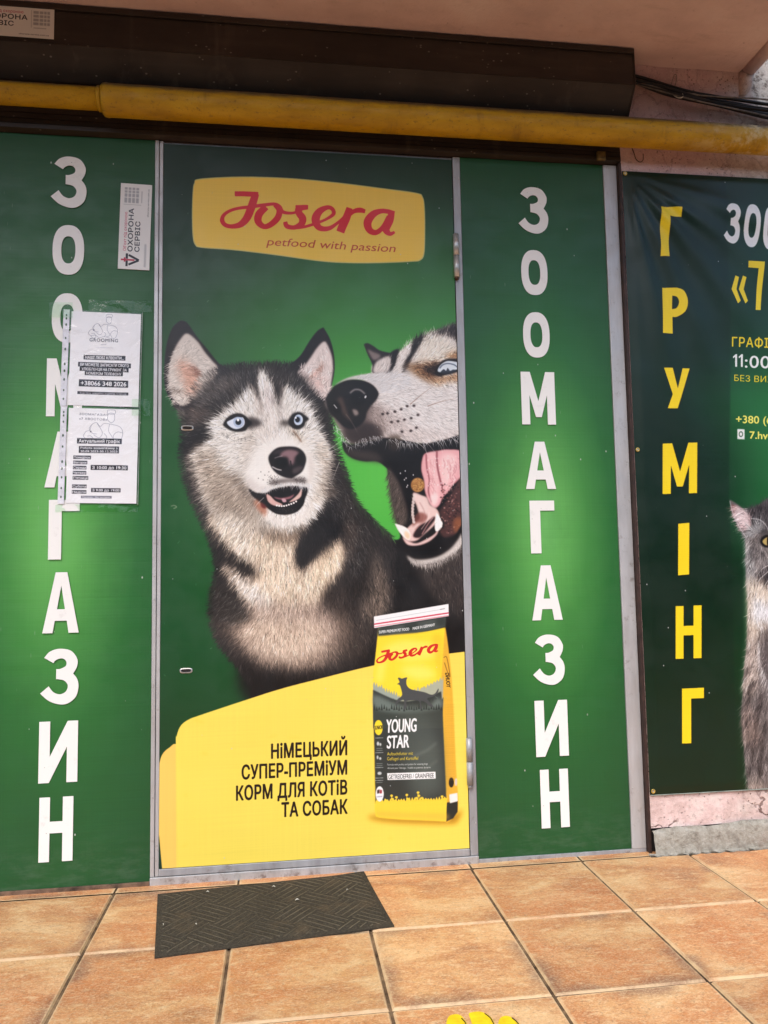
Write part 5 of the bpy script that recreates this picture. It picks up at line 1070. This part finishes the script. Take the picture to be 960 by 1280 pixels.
# ------------------------------------------------------------------ cables
rc = random.Random(4)
t = thing('cable_bundle', 'sagging bundle of black cables leaving the end of the shutter box', 'cables', (1.4, -.05, 2.5))
ends = [(P(795,96,-.045), P(962,137,-.045)), (P(795,101,-.05), P(962,141,-.05)), (P(795,99,-.04), P(962,133,-.04)), (P(795,103,-.055), P(962,146,-.055)), (P(795,105,-.045), P(962,143,-.06)), (P(795,100,-.06), P(962,139,-.065)), (P(795,108,-.05), P(962,129,-.05)), (P(795,111,-.045), P(962,149,-.05)), (P(795,106,-.07), P(962,136,-.07))]
for k, (a, b_) in enumerate(ends):
    y = -.04-.004*k; pts = []
    for i in range(25):
        u = i/24*1.35-.12; x = a[0]+(b_[0]-a[0])*u; z = a[1]+(b_[1]-a[1])*u - .010*math.sin(min(1, max(0, u))*math.pi)*(1+.3*rc.random()*0) + .0025*math.sin(u*9+k)
        pts.append((x, y+.004*math.sin(u*7+k*2), z))
    obj('cable', tube(bmesh.new(), pts, rc.choice((.0042,.0055,.0062)) if k < 6 else .0026, 8), CABLE if k not in (6, 7) else CABLEG, t, True)
q = P(850, 114, -.075); obj('cable_tie', tube(bmesh.new(), [(q[0]+.016*math.cos(a), -.06+.03*math.sin(a)*.6, q[1]+.026*math.sin(a)+.004*math.cos(a)) for a in np.linspace(0, 6.28, 17)], .0016, 6), SCRAP, t, True)
def wire(name, pts, Y, r, mat, label, cat):
    pp = [(P(x, y, Y)[0], Y+dy, P(x, y, Y)[1]) for x, y, dy in pts]; pp = spline(pp, (), 6, False)
    o = obj(name, tube(bmesh.new(), pp, r, 7), mat, None, True); tag(o, label, cat); return o
wire('wire_hook', [(790,180,.01),(792,190,.0),(794,200,-.006),(798,204.5,-.01),(802,202,-.01),(802.5,194,-.008)], YW-.004, .0016, RUST, 'rusty bent wire hook in the pink wall just below the yellow pipe', 'hook')
wire('wire_loop', [(837,112,.004),(839,104,-.004),(841,96,-.008),(843.5,96,-.01),(844,102,-.008),(841,112,-.01)], -.04, .0011, CABLEG, 'thin bent wire loop sticking up from the cable bundle', 'wire')
# ------------------------------------------------------------------ shopfront frame
Z_T = 2.2735
fr_ = thing('door_frame', 'worn bare aluminium frame and threshold around the shop door', 'door frame', (.1, 0, 0))
def post(name, x0, x1, y0, y1, z0, z1, mat=ALU, par=None, bv=.0015): return obj(name, B(x0, x1, y0, y1, z0, z1, bv), mat, par)
post('hinge_post', .5712, .5955, -.004, .03, .0235, Z_T-.001, GREYALU, fr_); post('latch_post', -.3875, -.3755, -.006, .03, .0235, Z_T-.001, ALU, fr_)
post('threshold', -.3875, .5955, -.010, .03, -.0015, .0225, ALU, fr_)
post('rubber_seal', -.3752, -.3738, -.0015, .03, .0235, Z_T-.003, DARK, fr_, 0); post('gap', .5692, .5709, -.0005, .03, .0235, Z_T-.003, DARK, fr_, 0)
for z in (.25, .9, 1.62, 2.15): rail_screw(-.381, -.0065, z, .0028, fr_)
for z in (.12, .62, 1.1, 2.2): rail_screw(.590, -.0045, z, .0026, fr_)

# ------------------------------------------------------------------ the door
d_ = thing('door', 'shop door covered by a poster of two huskies and a bag of food', 'door', (-.37, 0, .02))
leaf = obj('poster', sheet(SX0, SX1, SZ0, SZ1, -.0045, 30, 60, lambda u, v: .0016*math.sin(u*9+1)*math.sin(v*13)+.0012*math.sin(v*31+u*5)), P_DOOR, d_, True)
obj('leaf', B(SX0-.001, SX1+.001, .002, .03, .026, Z_T-.004), GREYALU, d_)
post('latch_stile', -.3735, -.3628, -.0065, .028, .0245, Z_T-.0035, ALU, d_)
post('kick_rail', -.3625, .5685, -.0075, .0018, .0245, .0445, GREYALU, d_)
for k, (ya, yb) in enumerate(((295,348),(922,980))):
    x, z1 = P(571 if k == 0 else 588, ya); z0 = P(572 if k == 0 else 589, yb)[1]; m_ = (z0+z1)/2
    def knuckle(za, zb): return lambda r: None
    hg = bmesh.new(); tube(hg, [(.574, -.011, z0), (.574, -.011, m_-.0008)], .0098, 16)
    h = obj('hinge', hg, STEEL if k == 0 else GREYALU, d_, True)
    obj('knuckle', tube(bmesh.new(), [(.574, -.011, m_+.0008), (.574, -.011, z1)], .0098, 16), STEEL if k == 0 else GREYALU, h, True)
    obj('pin', tube(bmesh.new(), [(.574, -.011, z0-.008), (.574, -.011, z0-.0002)], .0068, 12), RUST if k == 0 else GREYALU, h, True)
for px, py in ((234.5, 535.5), (233, 838)):
    x, z = P(px, py); L_, S_ = .0155, .0052
    def racetrack(l, s, y): return [(x+l*math.copysign(abs(math.cos(a))**.55, math.cos(a)), y, z+s*math.copysign(abs(math.sin(a))**.55, math.sin(a))) for a in np.linspace(0, 2*math.pi, 28, endpoint=False)]
    bm = bmesh.new(); a = [bm.verts.new(p) for p in racetrack(L_+.003, S_+.0028, -.0066)]; c_ = [bm.verts.new(p) for p in racetrack(L_, S_, -.0088)]; e = [bm.verts.new(p) for p in racetrack(L_-.0015, S_-.001, -.0066)]
    for p_, q_ in ((a, c_), (c_, e)):
        for i in range(28): bm.faces.new((p_[i], p_[(i+1)%28], q_[(i+1)%28], q_[i]))
    bmesh.ops.recalc_face_normals(bm, faces=bm.faces[:])
    s_o = obj('slot', bm, STEEL, d_); bm = bmesh.new(); bm.faces.new([bm.verts.new(p) for p in racetrack(L_-.001, S_-.0006, -.0068)]); obj('slot_opening', bm, DARK, s_o)

# ------------------------------------------------------------------ side panels with upright lettering
def letter(ch, xl, xr, yt, yb, lean, mat, par, Y):
    cu = bpy.data.curves.new('letter', 'CURVE'); cu.dimensions = '2D'; cu.fill_mode = 'BOTH'; cu.extrude = .0004
    (cx_, za), (_, zb) = P((xl+xr)/2, yt), P((xl+xr)/2, yb); wx = P(xr, (yt+yb)/2)[0]-P(xl, (yt+yb)/2)[0]
    for L in LET[ch]:
        s_ = cu.splines.new('POLY'); s_.points.add(len(L)-1); s_.use_cyclic_u = True
        for pt, (u, v) in zip(s_.points, L): pt.co = (cx_+(u-.5)*wx, za+(zb-za)*v, 0, 1)
    o = bpy.data.objects.new('letter', cu); COL.objects.link(o); dg = bpy.context.evaluated_depsgraph_get(); me = bpy.data.meshes.new_from_object(o.evaluated_get(dg))
    bpy.data.objects.remove(o); bpy.data.curves.remove(cu)
    for v in me.vertices: x_, y_, z_ = v.co; v.co = (x_, Y-z_, y_)
    me.update(); return obj('letter', me, mat, par)
cA = P(78, 655); cB = P(680, 655)
lp = thing('shopfront_panel', 'scratched green panel with white upright lettering partly covered by two taped notices', 'panel', (-.9, 0, .02))
PL, PR = m_panel('green_print', P(70, 655)[0], P(70, 655)[1], .235, .62, 0.), m_panel('green_print', P(682, 655)[0], P(682, 655)[1], .225, .60, 5.)
obj('sheet', sheet(-2.2, -.3885, .012, Z_T-.002, -.003, 24, 40, lambda u, v: .0015*math.sin(u*17)*math.sin(v*11+.5)), PL, lp, True)
obj('backing', B(-2.2, -.3885, .002, .03, .012, Z_T-.003), GREYALU, lp); obj('bottom_rail', B(-2.2, -.3885, -.0095, .03, -.0015, .0115, .001), m_plain('rusty_rail', (120,96,78), .75, .2, .5, 26), lp)
for ch, xl, xr, yt, yb in (('З',65,109.5,197,260.5),('О',67,106.3,282.5,344.3),('О',66,104.5,367.5,429),('М',59.5,104,449,521),('А',57.5,102,540,609.5),('Г',62,100.5,625,699.3),('А',55,100.3,715.3,791),('З',52,99.6,810.7,880),('И',50,98.5,901,977.5),('Н',50.2,92.6,995.5,1076)):
    letter(ch, xl, xr, yt, yb, 0, WHITE, lp, -.0058)
rp_ = thing('shopfront_panel', 'clean green panel with all ten white letters in view between the door and the banner', 'panel', (.85, 0, .02))
obj('sheet', sheet(.5965, 1.0935, .012, Z_T-.002, -.003, 14, 40, lambda u, v: .0012*math.sin(u*9)*math.sin(v*14)), PR, rp_, True)
obj('backing', B(.5965, 1.0940, .002, .03, .012, Z_T-.003), GREYALU, rp_); obj('bottom_rail', B(.5965, 1.1415, -.0075, .03, -.0015, .0115, .001), GREYALU, rp_)
post('edge_post', 1.0945, 1.1415, -.0085, .02, .0122, Z_T-.002, ALU, rp_)
for z in (.2, 1.0, 1.9): rail_screw(1.104, -.009, z, .0026, rp_)
for ch, xl, xr, yt, yb in (('З',646,683.2,235,292.5),('О',650,682.6,313.5,369.5),('О',652.3,685.3,391,447.5),('М',650,692,465.5,531),('А',655,692.3,552.5,611.5),('Г',661,691.8,626,691.7),('А',662.5,700.3,706.7,775),('З',664,703.6,793,855.7),('И',667.3,708,875,945),('Н',674,709,961,1034)):
    letter(ch, xl, xr, yt, yb, 0, WHITE, rp_, -.0056)

# ------------------------------------------------------------------ the grooming banner, tied by eyelets, creased at its top corner
ban = thing('grooming_banner', 'creased dark green vinyl banner with yellow upright lettering and a grey cat', 'banner', (1.6, -.03, .2))
def creases(u, v):
    X = u*(BX1-BX0); Z = (1-v)*(BZ1-BZ0)          # metres from the top left eyelet
    h = .006
    r = math.hypot(X-.012, Z-.02); a = math.degrees(math.atan2(Z, X+1e-6))
    fall = math.exp(-r/.55)*min(1, r/.07)
    for a0, s_, k in ((79, 4.0, 1.0), (66, 4.5, .85), (50, 6.0, 1.0), (33, 5.0, .55), (18, 6.0, .5)): h += .021*k*fall*math.exp(-((a-a0)/s_)**2)*min(1.0, r/.2)
    h += .007*math.sin(Z*2.6+.4)*math.sin(X*5)*math.exp(-Z/1.6) + .010*math.exp(-((Z-.09-.10*X)/.07)**2)*math.exp(-((X-.42)/.35)**2)
    h += .0012*math.sin(X*43+Z*7)*math.exp(-Z*1.1)
    e = min(1, X/.03)*min(1, Z/.02+.15)*min(1, (2.063-Z)/.03+.2)
    return h*e
obj('vinyl', sheet(BX0, BX1, BZ0, BZ1, -.0255, 110, 220, creases), P_BAN, ban, True)
obj('hem', tube(bmesh.new(), [(BX0+.002, -.0262, BZ0-.001), (1.6, -.027, BZ0-.002), (BX1, -.0265, BZ0+.0005)], .0016, 6), m_plain('pale_edge', (150,160,150), .6), ban)
for px, py in ((774.5, 216.5), (785.3, 562), (808.5, 989.5)):
    x, z = P(px, py, -.03); x = max(x, BX0+.009); bm = bmesh.new()
    tr_ = [[bm.verts.new((x+(.0052+.0022*math.cos(b_))*math.cos(a), -.0285-.0016*math.sin(b_)-(.002), z+(.0052+.0022*math.cos(b_))*math.sin(a))) for b_ in np.linspace(0, 2*math.pi, 6, endpoint=False)] for a in np.linspace(0, 2*math.pi, 16, endpoint=False)]
    for i in range(16):
        for j in range(6): bm.faces.new((tr_[i][j], tr_[i][(j+1)%6], tr_[(i+1)%16][(j+1)%6], tr_[(i+1)%16][j]))
    bmesh.ops.recalc_face_normals(bm, faces=bm.faces[:]); e_ = obj('eyelet', bm, BRASS, ban, True)
    rail_screw(x, -.0305, z, .0034, e_, STEEL)

# ------------------------------------------------------------------ notices in punched sleeves, taped to the left panel
def notice(name, label, mat, TLp, TRp, BLp, BRp, seed):
    (xa, za), (xb, zb), (xc, zc), (xd, zd) = [P(*q) for q in (TLp, TRp, BLp, BRp)]
    ang = math.atan2(((za-zc)+(zb-zd))/2, ((xa-xc)+(xb-xd))/2) - math.pi/2
    Wd = math.hypot(xb-xa, zb-za); Hd = math.hypot(xa-xc, za-zc); cx_, cz_ = (xa+xb+xc+xd)/4, (za+zb+zc+zd)/4
    t_ = thing(name, label, 'notice', (cx_, -.006, cz_)); rg = random.Random(seed)
    def place(o): o.rotation_euler = (0, 0, 0); return o
    M_ = Matrix.Translation((cx_, 0, cz_)) @ Matrix.Rotation(-ang, 4, 'Y')
    def put(bm): bmesh.ops.transform(bm, matrix=M_, verts=bm.verts[:]); return bm
    wv = lambda a: (lambda u, v: a*(.5+.5*math.sin(u*6+v*3+seed))*math.sin(min(1, u*1.02)*math.pi)*math.sin(min(1, v)*math.pi)+a*.5*math.exp(-((u-.85+v*.25)/.05)**2))
    mar = .022
    obj('paper', put(sheet(-Wd/2+mar, Wd/2-.005, -Hd/2+.003, Hd/2-.004, -.0075, 16, 20, wv(.004))), mat, t_, True)
    obj('sleeve', put(sheet(-Wd/2+.002, Wd/2, -Hd/2, Hd/2, -.0105, 24, 30, wv(.0045))), CLEAR, t_, True)
    st = put(sheet(-Wd/2-.001, -Wd/2+mar-.005, -Hd/2, Hd/2, -.0095, 1, 8)); strip = obj('punched_strip', st, m_plain('milky_plastic', (226,226,232), .4, 0, .1), t_)
    for v in (.94, .905, .84, .70, .585, .43, .36, .27, .16, .07):
        bm = bmesh.new(); r_ = rg.choice((.0028, .0034)); bmesh.ops.create_circle(bm, cap_ends=True, segments=12, radius=r_); bmesh.ops.scale(bm, vec=(.8, 1.3, 1), verts=bm.verts[:])
        bmesh.ops.transform(bm, matrix=Matrix.Translation((-Wd/2+mar*.38, -.0103, (v-.5)*Hd)) @ Matrix.Rotation(R(90), 4, 'X'), verts=bm.verts[:]); obj('punch_hole', put(bm), m_plain('hole_shade', (70,96,70), .7), strip)
    bm = bmesh.new(); tube(bm, [(Wd/2, -.0105, -Hd/2), (Wd/2, -.0105, Hd/2)], .0011, 6); obj('weld_seam', put(bm), m_plain('seam_plastic', (150,160,150), .3), t_)
    return t_, put, Wd, Hd
na, put, Wd, Hd = notice('grooming_notice', 'upper taped notice in a clear sleeve headed GROOMING, with a phone number', P_N1, (81,388.5), (179,391), (77,508.5), (175,511), 1)
def tape(par, q, Y, seed):
    (xa, za), (xb, zb) = P(q[0], q[1]), P(q[2], q[3]); bm = sheet(xa, xb, zb, za, Y, 14, 3, lambda u, v: .0012*math.sin(u*23+seed)+.001*math.sin(v*5+u*9)); return obj('tape_strip', bm, TAPE, par, True)
tape(na, (112,376,190,392), -.0122, 1); tape(na, (63,379,92,399), -.0122, 5)
nb, put, Wd, Hd = notice('timetable_notice', 'lower taped notice in a clear sleeve listing opening times, below the grooming notice', P_N2, (77.5,508.5), (176,511), (74,630), (172.5,631.5), 2)
tape(nb, (166,500,189,521), -.0150, 3); tape(nb, (70,631,174,640), -.0062, 7)
# ------------------------------------------------------------------ security stickers
def sticker(label, ctr, w_, h_, rot, Y, tilt=0):
    t_ = thing('security_sticker', label, 'sticker', (ctr[0], Y, ctr[1]))
    bm = sheet(-w_/2, w_/2, -h_/2, h_/2, 0, 4, 2); bmesh.ops.transform(bm, matrix=Matrix.Translation((ctr[0], Y, ctr[1])) @ Matrix.Rotation(-rot, 4, 'Y'), verts=bm.verts[:])
    obj('label_face', bm, P_S1, t_)
    bm = box(bmesh.new(), -w_/2-.001, w_/2+.001, .0004, .0014, -h_/2-.001, h_/2+.001); bmesh.ops.transform(bm, matrix=Matrix.Translation((ctr[0], Y, ctr[1])) @ Matrix.Rotation(-rot, 4, 'Y'), verts=bm.verts[:]); obj('backing_film', bm, WHITE, t_)
q = [P(*p) for p in ((152,230.5),(190,233),(187,338.5),(148,336.5))]; cx_, cz_ = sum(a[0] for a in q)/4, sum(a[1] for a in q)/4
hh = math.dist(q[0], q[3]); ww = math.dist(q[0], q[1])
sticker('white security company sticker turned on its side on the left green panel', (cx_, cz_), hh, ww, R(90)-math.atan2(q[0][0]-q[3][0], q[0][1]-q[3][1]), -.0068)
qr, qb = P(67.5, 11, -.103), P(66.5, 48.5, -.103); h2_ = qr[1]-qb[1]; w2_ = h2_*.266/.098
sticker('white security company sticker set level on the brown shutter box', (qr[0]-w2_/2, (qr[1]+qb[1])/2), w2_, h2_, 0, -.1035)
# ------------------------------------------------------------------ doormat and what lies on it
c4 = [G(*p) for p in ((193,1200),(493,1160),(455,1093),(197,1120))]
bm = bmesh.new(); uv = bm.loops.layers.uv.new('UVMap'); nx, ny = 24, 16
def lerp4(u, v): return tuple((c4[0][k]*(1-u)+c4[1][k]*u)*(1-v)+(c4[3][k]*(1-u)+c4[2][k]*u)*v for k in (0, 1))
g_ = [[bm.verts.new((*lerp4(i/nx, j/ny), .0085+.0012*math.sin(i*.5)*math.sin(j*.4)-(.003 if i in (0, nx) or j in (0, ny) else 0)+(.004*math.exp(-((i-nx)**2+(j-ny)**2)/6)))) for i in range(nx+1)] for j in range(ny+1)]
for j in range(ny):
    for i in range(nx):
        f = bm.faces.new((g_[j][i], g_[j][i+1], g_[j+1][i+1], g_[j+1][i]))
        for l, (a, b_) in zip(f.loops, ((i,j),(i+1,j),(i+1,j+1),(i,j+1))): l[uv].uv = (a/nx, b_/ny)
rim = [g_[0][i] for i in range(nx+1)]+[g_[j][nx] for j in range(1, ny+1)]+[g_[ny][i] for i in range(nx-1, -1, -1)]+[g_[j][0] for j in range(ny-1, 0, -1)]
low = [bm.verts.new((v.co.x, v.co.y, .0024)) for v in rim]
for i in range(len(rim)): bm.faces.new((low[i], low[(i+1)%len(rim)], rim[(i+1)%len(rim)], rim[i]))
tag(obj('doormat', bm, m_mat(), None, False), 'dark ribbed rectangular doormat lying askew on the terracotta tiles', 'doormat')
rl = random.Random(2)
for k, (px, py) in enumerate(((259.5,1115.5),(342,1109),(371.5,1125.5),(434,1113),(245,1156),(204,1156.5))):
    x, y = G(px, py, .011); bm = bmesh.new(); n_ = 7; L_ = (.009, .010, .012, .006, .006, .005)[k]; a0 = rl.uniform(0, 3)
    vs = []
    for s_ in (1, -1):
        for i in range(n_): u = i/(n_-1); v_ = u if s_ > 0 else 1-u; vs.append((x+math.cos(a0)*L_*(v_-.5)-math.sin(a0)*s_*L_*.22*math.sin(math.pi*v_), y+math.sin(a0)*L_*(v_-.5)+math.cos(a0)*s_*L_*.22*math.sin(math.pi*v_), .0125+.003*math.sin(math.pi*v_)))
    f = bm.faces.new([bm.verts.new(v) for v in vs[:n_]+vs[n_+1:-1]]); r_ = bmesh.ops.extrude_face_region(bm, geom=[f]); bmesh.ops.translate(bm, vec=(0, 0, -.0012), verts=[v for v in r_['geom'] if isinstance(v, bmesh.types.BMVert)])
    bmesh.ops.recalc_face_normals(bm, faces=bm.faces[:])
    tag(obj('petal_scrap', bm, SCRAP), 'tiny pale petal scrap lying on the dark doormat', 'litter', 'pale scraps on the doormat')
# ------------------------------------------------------------------ yellow paw print stuck on the tiles, at the bottom edge
paw = thing('paw_sticker', 'bright yellow paw print sticker with thin black outlines on the terracotta tiles', 'sticker', (*G(603, 1290), .003))
def lobe(name, pts, ink):
    q = spline([G(*p, .004) for p in pts], (), 6)
    bm = bmesh.new(); f = bm.faces.new([bm.verts.new((*p, .0045)) for p in q]); f.normal_update()
    if f.normal.z < 0: f.normal_flip()
    o = obj(name, bm, YEL, paw)
    e = bmesh.new(); tube(e, [(*G(x, y, .004), .0050) for x, y in spline(ink, (), 6, False)], .0011, 5); obj('ink_line', e, INKM, o)
lobe('toe', [(559,1283),(558.5,1276),(562,1270),(569,1268),(575,1269),(580,1274),(584,1281),(582,1287),(570,1290)], [(577,1273.5),(581,1278),(584,1284)])
lobe('toe', [(586,1267.5),(590,1265.5),(599,1264.6),(607,1267),(613,1271),(617,1277),(619,1283),(616,1290),(600,1291),(592,1284),(588,1274)], [(606,1267.5),(613,1273),(618,1282)])
lobe('toe', [(623,1285),(624,1275),(629,1270.5),(636,1270.5),(643,1274),(650,1281),(652,1288),(640,1296),(628,1294)], [(640,1273),(646,1278),(651,1285)])
lobe('pad', [(570,1312),(580,1302),(600,1297),(622,1300),(640,1308),(646,1326),(628,1342),(600,1338),(580,1344),(566,1330)], [(640,1308),(646,1318),(644,1330)])
